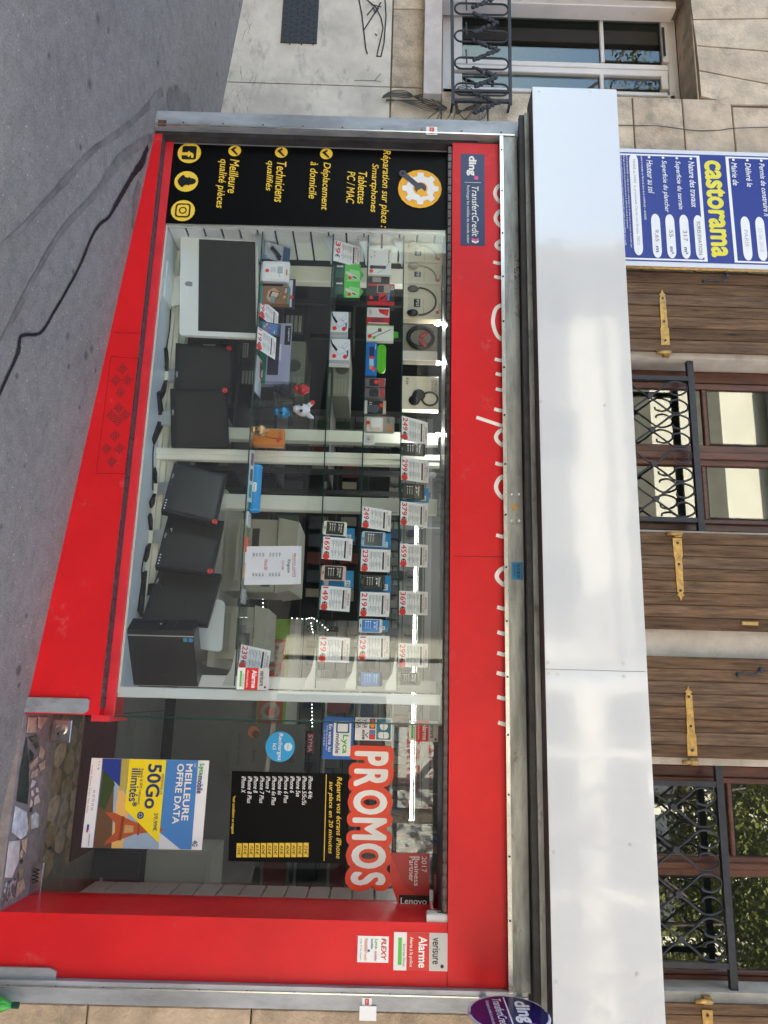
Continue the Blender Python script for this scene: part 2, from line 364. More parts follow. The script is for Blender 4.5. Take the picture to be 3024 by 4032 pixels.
# printing on a surface: r rectangle, t text, d disc, p polygon, l line, o rounded rectangle; capital = measured in the photograph
NAMES = dict(r='print_panel', t='lettering', d='print_disc', p='emblem', l='print_line', o='print_panel')
def paint(t, fr, items, par=None, c0=.0006, dc=.00035):
    c = c0
    for it in items:
        k, mat = it[0], it[1]; kk = k.lower(); c += dc
        nm = NAMES[kk]
        if mat == STK and kk == 'd': nm = 'price_sticker'
        big = (kk == 't' and (it[5]-it[3])*fr.H > .018) if k == 't' else kk in 'TP' or k == 'T' or (kk == 'd' and it[4] > .0085) or kk == 'p'
        b = t.m(nm, mat, fr, par) if big else t.k(nm, mat, fr, par)
        if kk in 'rto':
            a = it[2:6] if k == kk else fr.px(*it[2:6])
            if kk == 'r': b.rect(*a, c)
            elif kk == 'o': b.rrect(*a, it[6], c)
            else: b.text(it[6], *a, c, *(it[7:9]))
        elif kk == 'd':
            a = it[2:4] if k == kk else fr.ab(*it[2:4]); b.disc(*a, it[4], c)
        elif kk == 'p': b.poly(it[2] if k == kk else [fr.ab(*q) for q in it[2]], c)
        elif kk == 'l': b.line(it[2] if k == kk else [fr.ab(*q) for q in it[2]], it[3], c)
    return c
STK = K('e8362c', .5)
def item(name, label, cat, fr, depth, body, items=(), group=None, r=0, bodyname='body', dark=None):
    t = T(name, label, cat, group, fr=fr)
    b = t.m(bodyname, body)
    if r: b.rrect(0, 0, 1, 1, r, -depth, 0)
    else: b.slab(0, 0, 1, 1, -depth, 0, min(.0012, depth*.3))
    paint(t, fr, items); return t
W_, Y_, BK = K('f4f4f2', .5), K('ffd644', .5), K('0c0c0e', .4)
# ================================================================== the setting
XL, XLI = P(1200, 470, 0).x, P(1200, 527, 0).x           # grey guide post at the far end of the shop
XC = .128                                                # corner of the shop window beside the door
XP0, XP1 = P(900, 3613, 0).x, P(900, 3868, 0).x          # red pillar beside the door
XE = P(900, 3956, 0).x                                   # outer end of the shop
ZL, ZF = .368, 2.13                                      # ledge, underside of the red fascia
pv = T('pavement', kind='structure')
b = pv.m('self', 'asphalt')
for x0, x1, y0, y1 in ((-60, 60, -40, 0), (-60, XL+.02, 0, YW+.02), (XE+.02, 60, 0, YW+.02)):
    b.add([(x0, y0, gz(x0, y0)), (x1, y0, gz(x1, y0)), (x1, y1, gz(x1, y1)), (x0, y1, gz(x0, y1))], [(0, 1, 2, 3)])
def ribbon(mb, pts, wd, dz, n=16):
    q = spline([PG(*p) for p in pts], n); L = []; Rr = []; jl = jr = 0.0
    for i, p in enumerate(q):
        d = (q[min(i+1, len(q)-1)]-q[max(i-1, 0)]).normalized(); s = Vector((-d.y, d.x, 0)); f = i/(len(q)-1)*(len(wd)-1); k = min(int(f), len(wd)-2); ww = wd[k]+(wd[k+1]-wd[k])*(f-k)
        jl = jl*.8+random.uniform(-.16, .16); jr = jr*.8+random.uniform(-.16, .16)
        for lst, sg, jj in ((L, 1, jl), (Rr, -1, jr)):
            e = p+s*ww*.5*sg*(1+jj); lst.append(Vector((e.x, e.y, gz(e.x, e.y)+dz)))
    N = len(q); mb.add(L+Rr, [(i, N+i, N+i+1, i+1) for i in range(N-1)])
m_ = pv.m('damp_streak', 'damp_asphalt')
ribbon(m_, [(640, 355), (560, 440), (470, 520), (360, 600), (210, 760), (80, 900), (-60, 1010)], (.07, .04, .03, .04, .03, .0), .003)
m_ = pv.m('damp_streak', 'damp_asphalt')
ribbon(m_, [(600, 540), (480, 620), (380, 760), (250, 900), (140, 1080), (60, 1240), (-40, 1400)], (.04, .06, .035, .03, .04, .0), .0035)
m_ = pv.m('damp_streak', 'damp_asphalt')
ribbon(m_, [(548, 720), (535, 790), (520, 900)], (.05, .09, .02), .0035)
m_ = pv.m('damp_streak', 'damp_asphalt')
ribbon(m_, [(665, 350), (680, 400), (735, 450), (745, 500)], (.05, .2, .22, .02), .003)
m_ = pv.m('wet_trickle', 'wet_asphalt')
ribbon(m_, [(580, 575), (560, 630), (520, 690), (470, 775), (428, 850), (374, 902), (310, 1048), (219, 1212), (155, 1310), (82, 1322), (66, 1390), (22, 1490), (-20, 1590)], (.03, .055, .04, .03, .02, .022, .018, .016, .015, .028, .022, .016), .005)
# litter lying on the pavement
t = T('paper_scrap', 'thin white paper strip lying on asphalt against the red base', 'litter')
q = PG(463, 1265); t.m('self', W_).box(q.x-.045, q.x+.045, q.y-.008, q.y, q.z+.001, q.z+.006)
t = T('cigarette_butt', 'orange cigarette butt on the pavement before the doorstep', 'litter'); q = PG(6, 3352)
t.m('paper', W_).tube([q+Vector((.012, 0, .008)), q+Vector((.035, .004, .006))], .004); t.m('filter', K('d98a35')).tube([q+Vector((-.012, 0, .008)), q+Vector((.012, 0, .008))], .0042)

# ---- doorstep of broken stones
ds = T('doorstep', kind='structure'); ds.m('self', 'mortar_pink').box(XC+.002, XP0+.002, -.012, YD+.1, -.22, 0)
def SZ(z): return [PZ(.4295*a, 2750+.4295*b_, z) for a, b_ in STN]
stones = [('stone_green', [(245, 350), (262, 560), (266, 800), (252, 972), (152, 942), (190, 650)]), ('stone_marble', [(140, 985), (245, 1040), (262, 1180), (240, 1255), (190, 1292), (105, 1225)]),
 ('stone_pale', [(82, 1312), (182, 1302), (176, 1480), (110, 1645), (42, 1640)]), ('stone_speckled', [(50, 1682), (150, 1650), (130, 1820), (10, 1910)]), ('stone_tan', [(262, 172), (335, 172), (330, 312), (242, 312)]),
 ('stone_tan', [(350, 168), (445, 170), (372, 282), (345, 262)]), ('stone_green', [(260, 352), (340, 338), (362, 372), (290, 402)]), ('stone_green', [(305, 412), (352, 402), (356, 442), (330, 470)]),
 ('stone_green', [(270, 462), (312, 512), (300, 558), (270, 592)]), ('stone_tan', [(372, 428), (412, 480), (392, 552), (355, 540)]), ('stone_tan', [(345, 520), (345, 585), (280, 652), (272, 615)]),
 ('stone_tan', [(412, 560), (412, 640), (372, 666), (355, 605)]), ('stone_tan', [(350, 632), (340, 712), (280, 732), (298, 668)]), ('stone_pale', [(345, 812), (358, 862), (330, 862), (328, 822)]),
 ('stone_pale', [(300, 842), (312, 890), (290, 898), (286, 850)]), ('stone_pale', [(350, 880), (368, 950), (312, 978), (318, 905)]), ('stone_pale', [(285, 925), (300, 950), (285, 1000), (270, 995)]),
 ('stone_green', [(285, 985), (298, 1000), (292, 1040), (270, 1042)]), ('stone_marble', [(295, 745), (330, 760), (310, 800), (280, 820)]), ('stone_marble', [(325, 1040), (355, 1060), (350, 1180), (285, 1200), (290, 1070)]),
 ('stone_brown', [(275, 1070), (285, 1075), (275, 1215), (255, 1228)]), ('stone_tan', [(200, 1300), (252, 1272), (235, 1420), (205, 1380)]), ('stone_tan', [(195, 1385), (215, 1400), (195, 1470), (178, 1455)]),
 ('stone_green', [(205, 1470), (212, 1492), (195, 1520), (185, 1492)]), ('stone_brown', [(195, 1540), (215, 1560), (200, 1640), (175, 1660), (168, 1560)]), ('stone_tan', [(160, 1690), (215, 1650), (230, 1740), (140, 1830)])]
for mt, STN in stones:
    lo, hi = SZ(.0005), SZ(.006); c = sum(hi, Vector())/len(hi); n = len(lo)
    top = [c+(p-c)*.93+Vector((0, 0, .002)) for p in hi]
    ds.m('paving_stone', mt).add(lo+hi+top, [tuple(range(2*n, 3*n))[::-1]]+[(k+i, k+(i+1) % n, k+n+(i+1) % n, k+n+i) for k in (0, n) for i in range(n)])
# floor of the shop: brown stones by the door, then a dark red mat, then grey tiles
fl = T('floor', kind='structure'); fl.m('self', 'floor_bed').box(-3.35, 1.4, YD+.105, 4.7, -.1, -.002); fl.m('tile_bed', 'joint').box(-3.3, 1.39, 1.44, 4.6, -.0019, -.0008)
for j in range(3):
    for i in range(7):
        x = XC+.09+i*.14+(j % 2)*.06; y = YD+.17+j*.16; r = .083
        pts = [Vector((x+cos(a)*r*random.uniform(.75, 1.12), y+sin(a)*r*1.12*random.uniform(.75, 1.12), -.001)) for a in [k*2*pi/6+random.uniform(-.2, .2) for k in range(6)]]
        if max(p.x for p in pts) > XP0-.02: continue
        fl.m('paving_stone', random.choice(('stone_brown', 'stone_brown', 'stone_tan'))).add(pts+[p+Vector((0, 0, .002)) for p in pts], [(6, 7, 8, 9, 10, 11)]+[(k, (k+1) % 6, 6+(k+1) % 6, 6+k) for k in range(6)])
for i in range(-8, 4):
    for j in range(8):
        x0, y0 = i*.4+.16, 1.45+j*.4
        if x0+.4 > 1.40: continue
        fl.m('floor_tile', 'floor_tile').box(x0+.003, x0+.397, y0+.003, y0+.397, -.002, .004)
m_ = fl.m('tile_cabochon', K('8a7440'))
for i in range(0, 3):
    for j in range(6): x0, y0 = i*.4+.16, 1.45+j*.4; m_.box(x0-.018, x0+.018, y0-.018, y0+.018, -.002, .0055)
t = T('door_mat', 'dark red carpet mat inside the shop door', 'mat'); t.m('self', 'red_mat').box(-.1, .98, .83, 1.42, .0, .010)

# ---- room of the shop
rm = T('ceiling', kind='structure'); rm.m('self', 'ceiling').box(-3.35, 1.4, .1, 4.7, 2.45, 2.5)
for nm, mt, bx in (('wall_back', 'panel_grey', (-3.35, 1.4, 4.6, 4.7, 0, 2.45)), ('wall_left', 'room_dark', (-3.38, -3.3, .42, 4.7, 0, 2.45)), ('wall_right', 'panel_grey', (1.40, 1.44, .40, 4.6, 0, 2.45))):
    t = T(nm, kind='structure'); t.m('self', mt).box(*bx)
for k in range(18): t.m('slat', 'slat_grey').box(1.06, 1.10, .42, .74, .2+k*.122, .2+k*.122+.112)

# ================================================================== the house behind the shop
hs = T('apartment_building', 'pale stone and plaster house rising behind the red shop front', 'building')
W0 = (P(2200, -60, YW).x, P(2300, 380, YW).x, P(1742, 200, YW).z, P(2738, 190, YW).z)
W1 = (P(2800, 1415, YW).x, P(2800, 2093, YW).x, 2.75, 5.6)
W2 = (P(2800, 3014, YW).x, P(2850, 3908, YW).x, 2.75, 5.6)
xs = sorted([-25, 14, XL+.06, XE, -10, 1.6]+[W0[0], W0[1], W1[0], W1[1], W2[0], W2[1], P(2700, 1075, YW).x]); zs = sorted({-3, 10.6, 16.2, 17.6, 2.5, W0[2], W0[3], 2.75, 5.6, P(1536, 430, YW).z})
hgt = lambda x: 16.2 if x < -10 else 17.6 if x < 1.6 else 10.6  # unseen roof heights, stepped to place sun patches across the street
wl = hs.m('wall', 'plaster_beige'); wg = hs.m('wall', 'mortar_dark'); wp = hs.m('plinth_wall', 'mortar_dark')
XS = P(2700, 1075, YW).x; ZP = P(1536, 430, YW).z
for i in range(len(xs)-1):
    for j in range(len(zs)-1):
        x0, x1, z0, z1 = xs[i], xs[i+1], zs[j], zs[j+1]
        if any(x0 >= a-.001 and x1 <= b_+.001 and z0 >= c-.001 and z1 <= d+.001 for a, b_, c, d in (W0, W1, W2, (XL+.06, XE, -3, 2.5))) or z1 > hgt((x0+x1)/2)+.01: continue
        (wp if z1 <= ZP+.001 else wg if x1 <= XS+.001 else wl).box(x0, x1, YW, YW+.42, z0, z1)
for a, c in ((-25, -10), (-10, 1.6), (1.6, 14)): hs.m('attic_roof', 'zinc').box(a, c, YW, YW+9, hgt((a+c)/2), hgt((a+c)/2)+.2); hs.m('rear_wall', 'plaster_beige').box(a, c, YW+8.6, YW+9, -3, hgt((a+c)/2)); hs.m('chimney', 'stone_c').box(a+3, a+4.6, YW+.6, YW+1.4, hgt((a+c)/2)+.2, hgt((a+c)/2)+1.9)  # out of view: roof steps and added chimneys shape the sunlight opposite
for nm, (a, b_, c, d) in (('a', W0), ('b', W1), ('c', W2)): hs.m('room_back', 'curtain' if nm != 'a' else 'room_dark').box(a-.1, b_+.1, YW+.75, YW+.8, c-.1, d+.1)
# plaster plinth in two sheets, a joint between them, a stone course band above
xj = P(1200, 337, YW).x; xw = -9
hs.m('plaster_sheet', 'plaster_grey').box(xw, xj-.004, YW-.014, YW, -1, ZP-.006)
hs.m('plaster_sheet', 'plaster_grey').box(xj+.004, XS-.3, YW-.012, YW, -1, ZP-.006)
# stone blocks: courses between the windows and round the window
cz = [ZP]+[P(q, 450, YW).z for q in (1736, 1919, 2110, 2300, 2490, 2686, 2880, 3080, 3280)]
for j in range(len(cz)-1):
    z0, z1 = cz[j], cz[j+1]; zt = z1
    xa = W0[1] if z1 > W0[2]+.01 else -9
    if j == 0: cuts = [-9, -6.2, -5.35, W0[1]-.02, XS]
    else: cuts = [W0[1], W0[1]+.72+(j % 2)*.35, XS]
    if z0 > W0[3]+.1: cuts = [W0[1]+.062, W0[1]+1.0+(j % 2)*.3, XS]
    for i in range(len(cuts)-1):
        F = FX(cuts[i], cuts[i+1], z0, z1, YW); g = .0045
        hs.m('stone_block', random.choice(('stone', 'stone_b', 'stone_c')), F).slab(g/F.W, g/F.H, 1-g/F.W, 1-g/F.H, 0, .016, .005)
# wedge stones of the flat arch over the window
F = FX(0, 1, 0, 1, YW)
def pxz(q, p): v = P(q, p, YW); return (v.x, v.z)
vz = [(2716, 0, 3010, -15), (2726, 84, 3022, 80), (2740, 186, 3040, 210), (2750, 284, 3045, 342)]
for i in range(3):
    a, c = vz[i], vz[i+1]; m_ = hs.m('arch_stone', ('stone', 'stone_b', 'stone')[i], F)
    tp = lambda v: v[1]+(v[3]-v[1])*(v[2]+200-v[0])/(v[2]-v[0])
    m_.prism([pxz(a[0], a[1]+3), pxz(c[0], c[1]-3), pxz(c[2]+200, tp(c)-3), pxz(a[2]+200, tp(a)+3)], 0, .017)
hs.m('arch_stone', 'stone_b', F).prism([pxz(2750, 287), pxz(2758, 382), pxz(2879, 416), pxz(3245, 424), pxz(3245, 384)], 0, .017)
hs.m('arch_stone', 'stone', F).prism([pxz(2700, -160), pxz(2715, -5), pxz(3010, -20), pxz(3000, -200)], 0, .017)
hs.m('window_soffit', 'stone_c').box(W0[0], W0[1], YW+.004, YW+.30, W0[3]-.012, W0[3]-.002)
hs.m('window_sill', 'sill_stone').box(P(1700, -80, YW).x, P(1700, 372, YW-.09).x, YW-.10, YW+.1, P(1668, 372, YW-.1).z, P(1738, 372, YW-.1).z)
# vent plate, scribble, bolt, cables
F = FR(1112, 1254, -60, 172, YW-.016); v_ = hs.m('vent_plate', 'iron_old', F); v_.slab(0, 0, 1, 1, 0, .006, .002)
h_ = hs.m('vent_holes', 'room_dark', F, v_, kind='stuff')
for i in range(11):
    for j in range(6): h_.disc(.05+i*.093+(j % 2)*.045, .1+j*.16, .007, .0065, 8)
F = FR(1380, 1540, 0, 250, YW-.0165)
for st in ([(1410, -20), (1425, 60), (1432, 120), (1470, 60), (1500, 10)], [(1432, 120), (1440, 190), (1446, 212)], [(1446, 0), (1480, 30), (1500, 70), (1508, 110), (1500, 150), (1488, 200), (1484, 222), (1500, 222), (1512, 170), (1520, 60), (1516, 0)],
           [(1446, 60), (1470, 30), (1478, 52), (1490, 34)], [(1464, 18), (1500, 28)], [(1478, 134), (1484, 140)], [(1395, 318), (1430, 316), (1475, 318), (1500, 290)], [(1475, 318), (1500, 322)]):
    hs.m('scribble_stroke', BK, F).line([F.ab(*s) for s in st], .011 if st[0][0] < 1395 or st[0][1] < 300 else .004, .0012)
sm_ = hs.m('scuff_marks', K('8f8678', .9), FX(xw, XS, 0, ZP, YW-.0142), kind='stuff'); rs_ = random.Random(4)
for k in range(60):
    q = 880+abs(rs_.gauss(0, 70)); p = rs_.uniform(-30, 470); F_ = sm_.fr; L_ = rs_.uniform(8, 46); an = rs_.uniform(-.9, .5)
    sm_.line([F_.ab(q+30, p), F_.ab(q+30+L_*sin(an)*.6, p+L_*.5), F_.ab(q+30+L_*sin(an), p+L_)], rs_.uniform(.001, .003), .0022)
cb = None
def loop(mb, pts, r=.0035, Y=YW-.03): hs.m('cable', K('5c5a52', .6), smooth=True).tube(spline([P(a, c, Y+random.uniform(-.02, .01)) for a, c in pts], 5), r, 5)
for k in range(5): loop(cb, [(1505+k, 385-k*2), (1545, 378-k*5), (1600, 384-k*6), (1660, 372+k*7), (1705, 385+k*9), (1740, 412+k*5), (1760, 425), (1740, 432-k*2), (1690, 436-k*8), (1620, 410-k*4), (1560, 394), (1520, 392+k)])
for k in range(4): loop(cb, [(1790+k*4, 400), (1800, 430+k*6), (1840, 435-k*4), (1890, 420-k*5), (1895, 385), (1850, 345+k*8), (1810, 340+k*6), (1790, 365)])
for pts in ([(1745, 412), (1720, 440), (1690, 462), (1680, 485), (1676, 505)], [(1752, 420), (1730, 450), (1715, 480), (1700, 512)], [(1780, 430), (1770, 455), (1745, 490), (1738, 512)],
            [(1800, 425), (1785, 470), (1780, 505), (1792, 520)], [(1880, 400), (1850, 450), (1820, 480), (1795, 510)], [(1800, 410), (1815, 455), (1850, 475), (1895, 470), (1915, 445), (1912, 400)]): loop(cb, pts)
loop(cb, [(2430, 493), (2500, 494), (2590, 496), (2650, 503), (2740, 514), (2830, 513), (2890, 505), (3060, 500)], .004, YW-.02)
# white window with its leaves
YF0 = YW+.30
def xz(q, p, Y): v = P(q, p, Y); return v.x, v.z
wn = hs.m('window', 'pvc')
def bar(mb, q0, q1, p0, p1, Y, d=.05):
    F = FR(q0, q1, p0, p1, Y); mb.fr = F; mb.slab(0, 0, 1, 1, -d, 0, .006)
bar(wn, 1742, 2660, -80, -20, YF0); bar(wn, 1742, 2660, 360, 392, YF0); bar(wn, 2622, 2662, -80, 392, YF0); bar(wn, 1742, 1790, -80, 392, YF0)
for p0, p1 in ((36, 60), (242, 262), (264, 288), (350, 366)): bar(hs.m('stile', 'pvc', par=wn), 1785, 2630, p0, p1, YF0-.02)
for q0, q1 in ((1785, 1820), (2604, 2632)):
    for p0, p1 in ((60, 242), (288, 350)): bar(hs.m('rail', 'pvc', par=wn), q0, q1, p0, p1, YF0-.018)
for p0, p1 in ((60, 242), (288, 350)): bar(hs.m('glazing_bar', 'pvc', par=wn), 2362, 2378, p0, p1, YF0-.016, .03)
for q0, q1 in ((1818, 2364), (2376, 2606)):
    for p0, p1 in ((60, 242), (288, 350)): bar(hs.m('pane', 'glass_white_window', par=wn), q0, q1, p0, p1, YF0+.01, .006)
bar(hs.m('handle', 'iron', par=wn), 2612, 2620, 105, 215, YF0-.045, .015)
bar(hs.m('net_curtain', 'curtain'), 1780, 2640, -60, 380, YF0+.35, .01)
bar(hs.m('folded_shutter', 'pvc'), 1742, 2660, -40, 16, YF0-.18, .14)
# iron railing with flower work before that window
rl = hs.m('railing', 'iron_old'); YR = YW-.13
def rod(q0, p0, q1, p1, r=.011, par=None, nm='bar', mt='iron_old', Y=YR):
    mb = hs.m(nm, mt, par=par); mb.tube([P(q0, p0, Y), P(q1, p1, Y)], r*1.2, 4); return mb
rl.tube([P(1778, -60, YR), P(1784, 412, YR)], .016, 4); rl.tube([P(2004, -60, YR), P(2010, 412, YR)], .016, 4)
rod(1782, 358, 2010, 362, .012, rl); rod(1780, 396, 2008, 400, .014, rl)
for Yq in (1782, 2009):
    for pp in (398,): mb = hs.m('wall_tie', 'iron_old', par=rl); mb.tube([P(Yq, pp, YR), P(Yq, pp, YR)+Vector((0, YW-YR, 0))], .012, 4)
for pc in (-65, 34, 142, 248, 350):
    mb = hs.m('oval_ring', 'iron_old', par=rl, smooth=True); c0 = P(1812+5, pc, YR); c1 = P(1975, pc+4, YR); hw = .052
    pts = [c0+Vector((cos(a)*hw, 0, sin(a)*hw)) for a in [pi+k*pi/8 for k in range(9)]]+[c1+Vector((cos(a)*hw, 0, sin(a)*hw)) for a in [k*pi/8 for k in range(9)]]
    mb.tube(pts, .008, 6, True); rod(1835, pc+55, 1838, pc+105, .006, rl) if pc < 300 else None
    lf = hs.m('flower_work', 'iron_old', par=rl, smooth=True)
    for k in range(22):
        f = k/21; q = 1868+88*(f*2 if f < .5 else 2-2*f); p = pc+18+f*75
        cpt = P(q+random.uniform(-6, 6), p, YR-.01); lf.ell(cpt, random.uniform(.012, .024), .012, random.uniform(.012, .026), 7, 5)
        if k % 2: lf.tube([cpt, cpt+Vector((random.uniform(-.03, .03), -.01, random.uniform(.01, .035)))], [.009, .003], 4)
# brown windows with wrought scrolls
def brown_window(W, pl, pr, pc, qm, qbar, qt, pn, group_q):
    YB = YW+.2; w_ = hs.m('window', 'wood_frame')
    dp = 3
    bar(w_, 2440, 3250, pl, pl+46, YB); bar(hs.m('jamb', 'wood_frame', par=w_), 2440, 3250, pr-16, pr+14, YB)
    for p0, p1 in ((pl+46, pl+68), (pc-40, pc-3), (pc+3, pc+40), (pr-34, pr-16)): bar(hs.m('stile', 'wood_frame', par=w_), 2440, 3250, p0, p1, YB-.025)
    bar(hs.m('cover_strip', 'wood_frame', par=w_), 2440, 3250, pc-14, pc+14, YB-.05, .03)
    for p0, p1 in ((pl+68, pc-40), (pc+40, pr-34)):
        bar(hs.m('glazing_bar', 'wood_frame', par=w_), qm-9, qm+9, p0, p1, YB-.02, .03)
        for q0, q1 in ((2440, qm-9), (qm+9, 3250)): bar(hs.m('pane', 'glass_upper', par=w_), q0, q1, p0, p1, YB, .006)
    YR1 = YW+.05
    r_ = hs.m('railing', 'iron'); a, c = P(qt[0], pl-40, YR1), P(qt[1], pr+14, YR1); a.z = c.z = (a.z+c.z)/2
    r_.box(W[0]+.002, W[1]-.002, YR1-.02, YR1+.02, a.z-.022, a.z+.022)
    zb = a.z-.62
    for pp in qbar: x = P(2620, pp, YR1).x; hs.m('bar', 'iron', par=r_).box(x-.016, x+.016, YR1-.016, YR1+.016, zb, a.z-.022)
    r2 = hs.m('bar', 'iron', par=r_).box(W[0]+.002, W[1]-.002, YR1-.015, YR1+.015, zb-.03, zb)
    x0 = P(2620, qbar[0], YR1).x+.016; x1 = P(2620, qbar[1], YR1).x-.016; n = pn; uw = (x1-x0)/n; zc = (a.z-.022+zb)/2+.02; hh = a.z-.022-zc
    for k in range(n):
        cx = x0+uw*(k+.5)
        for sx in (-1, 1):
            sp = hs.m('scroll', 'iron', par=r_, smooth=True); hw = uw/2
            up = [(0, 0), (.45, .28), (.86, .52), (.93, .72), (.72, .95), (.38, .95), (.12, .76), (.20, .56), (.36, .54)]
            dn = [(-u, -v) for u, v in up[1:]]
            pts = [(u*hw*sx, v*hh) for u, v in reversed(dn)]+[(u*hw*sx, v*hh) for u, v in up]
            sp.tube(spline([Vector((cx+u, YR1+sx*.006, zc+v)) for u, v in pts], 4), .0075, 6)
        F = FX(cx-.1, cx+.1, zc-.1, zc+.1, YR1-.012); hs.m('rosette', 'iron', F, r_).disc(.5, .5, .021, .012, 14, .02)
brown_window(W1, 1466, 2080, 1795, 2778, (1491, 2046), (2704, 2770), 4, 0)
brown_window(W2, 3016, 3855, 3412, 2880, (3082, 3796), (2826, 2882), 4, 0)
# plank shutters folded back on the wall, brass straps
def shutter(p0, p1, n, hinge, knuckle, strapq, bolt=None, Ys=YW-.055):
    x0, x1 = P(2750, p0, Ys).x, P(2750, p1, Ys).x; s_ = hs.m('shutter', 'wood_2'); s_.box(x0+.01, x1-.01, Ys+.012, Ys+.04, 2.7, 5.7); wd = (x1-x0)/n
    for k in range(n):
        F = FX(x0+k*wd+.0015, x0+(k+1)*wd-.0015, 2.7, 5.7, Ys+.012); hs.m('plank', 'wood_%d' % random.randrange(4), F, s_).slab(0, 0, 1, 1, 0, .014+random.uniform(0, .003), .004)
    a, e = hinge; sgn = 1 if e > a else -1; za = P(strapq, (a+e)/2, Ys).z; Fh = FX(min(P(strapq, a, Ys).x, P(strapq, e, Ys).x), max(P(strapq, a, Ys).x, P(strapq, e, Ys).x), za-.03, za+.03, Ys-.004)
    hb = hs.m('strap_hinge', 'brass', Fh, s_); u = lambda v: v if sgn > 0 else 1-v
    pr_ = [(u(0), 0), (u(.30), 0), (u(.31), .1), (u(.86), .14), (u(.88), .3), (u(.91), .1), (u(.94), .35), (u(1), .5), (u(.94), .65), (u(.91), .9), (u(.88), .7), (u(.86), .86), (u(.31), .9), (u(.30), 1), (u(0), 1)]
    hb.prism(pr_ if sgn > 0 else pr_[::-1], 0, .006)
    for f in (.08, .42, .84): hs.m('screw', 'iron', Fh, s_).disc(u(f), .5, .009, .009, 10, .004)
    kx = P(strapq, knuckle, Ys).x; kb = hs.m('hinge_knuckle', 'brass', par=s_, smooth=True); kb.tube([Vector((kx, Ys-.02, za-.07)), Vector((kx, Ys-.02, za+.03))], .013, 8)
    Fk = FX(min(kx, kx-sgn*-.0), kx+.001, za, za+.05, Ys); hs.m('hinge_plate', 'brass', par=s_).box(kx-.02, kx+.02, Ys-.012, Ys+.03, za-.015, za+.03)
    if bolt:
        bx = P(2700, bolt, Ys).x; rb = hs.m('bolt_rod', 'brass', par=s_, smooth=True); rb.tube([(bx, Ys-.03, 2.7), (bx, Ys-.03, 5.7)], .010, 8)
    return s_
shutter(1076, 1386, 7, (1360, 1143), 1392, 2612, 1068)
shutter(2098, 2482, 8, (2120, 2366), 2104, 2672)
s3 = shutter(2586, 2986, 8, (2976, 2700), 3000, 2716)
shutter(3950, 4330, 8, (3975, 4220), 3938, 2790)
def latch(q, p, Y=YW-.1):
    lt = hs.m('shutter_latch', 'iron_old', smooth=True); lt.tube(spline([P(q, p, Y), P(q+28, p-8, Y), P(q+60, p+2, Y), P(q+90, p-18, Y)], 4), [.007]*12+[.011], 6); lt.ell(P(q, p, Y), .018, .012, .012, 8, 6); lt.ell(P(q+92, p-18, Y), .02, .016, .02, 8, 6)
latch(2770, 1106); latch(2905, 2655)
hs.m('shutter_catch', 'brass', FR(2918, 2984, 2448, 2462, YW-.075)).slab(0, 0, 1, 1, 0, .012, .003)
# stone pier beyond the shop
for k, (z0, z1) in enumerate(((-.6, .42), (.428, 1.2), (1.208, 2.5))):
    F = FX(XE+.055, XE+1.4, z0, z1, .12); hs.m('pier_stone', ('stone_c', 'stone', 'stone_c')[k], F).slab(0, 0, 1, 1, -.9, .0, .008)
hs.m('wall', 'room_dark').box(XE+.003, XE+.05, .2, YW, -1, 2.5)  # dark strip, shadow of the gap between post and pier put into colour

# ================================================================== across the street (seen in the glass)
def facade(name, label, x0, x1, y, z1, mat, wins, base=None, floors=4, roof='zinc'):
    t = T(name, label, 'building'); zb = -6; t.m('wall', mat).box(x0, x1, y-8, y, zb, z1); t.m('roof', roof).box(x0, x1, y-8.2, y+.35, z1, z1+.5)
    n = max(1, int((x1-x0)/2.4)); st = (x1-x0)/n
    for f in range(floors):
        z = 4.2+f*3.0
        if z+2 > z1: break
        t.m('cornice', mat).box(x0, x1, y, y+.12, z-.55, z-.4)
        for k in range(n):
            cx = x0+st*(k+.5)
            if name == 'cream_house' and z > 6 and cx > -11: continue
            wnd = t.m('window', K('c9c4b8')); wnd.box(cx-.55, cx+.55, y-.02, y+.05, z, z+1.8)
            t.m('pane', 'opposite_glass', par=wnd).box(cx-.48, cx-.03, y+.05, y+.06, z+.08, z+1.72); t.m('pane', 'opposite_glass', par=wnd).box(cx+.03, cx+.48, y+.05, y+.06, z+.08, z+1.72)
    return t
YO = -12
oa = facade('cream_house', 'tall cream house across the street reflected in the shop glass', -10.2, -.8, YO, 11.6, 'render_cream', 0)
oa.m('dark_storey', 'cladding_olive').box(-10.2, -.9, YO, YO+.06, 6.95, 8.6); oa.m('dark_storey', 'cladding_olive').box(-10.2, -.9, YO, YO+.06, 9.7, 10.4)  # dark bands added in place of shaded zones, for the reflections
oa.m('shop_window', 'opposite_glass').box(-9, -1.4, YO, YO+.06, -1.2, 2.5); oa.m('sign_band', K('d8d6cc')).box(-7.4, -1.4, YO, YO+.1, 2.75, 3.5)
F = FX(-7.4, -1.4, 2.75, 3.5, YO+.1); F = Fr((-1.4, YO+.1, 2.75), (-6, 0, 0), (0, 0, .75)); oa.m('lettering', K('5c6a58'), F).text('PRESSING', .33, .22, .68, .78, .004)
fh = T('balcony_house', 'cream house with balcony bands set back behind the trees across the street', 'building'); fh.m('wall', 'render_pale').box(-.6, 8.4, -26, -18, -6, 15)
for k in range(6): fh.m('balcony', 'render_cream').box(-.6, 8.4, -18, -17.4, 3.0+k*2.05, 3.75+k*2.05); fh.m('loggia', 'opposite_glass').box(-.3, 8.1, -18, -17.95, 3.85+k*2.05, 4.95+k*2.05)
for k in range(6): fh.m('party_wall', 'render_cream').box(-.6+k*1.75, -.35+k*1.75, -17.95, -17.45, 3.0, 15)
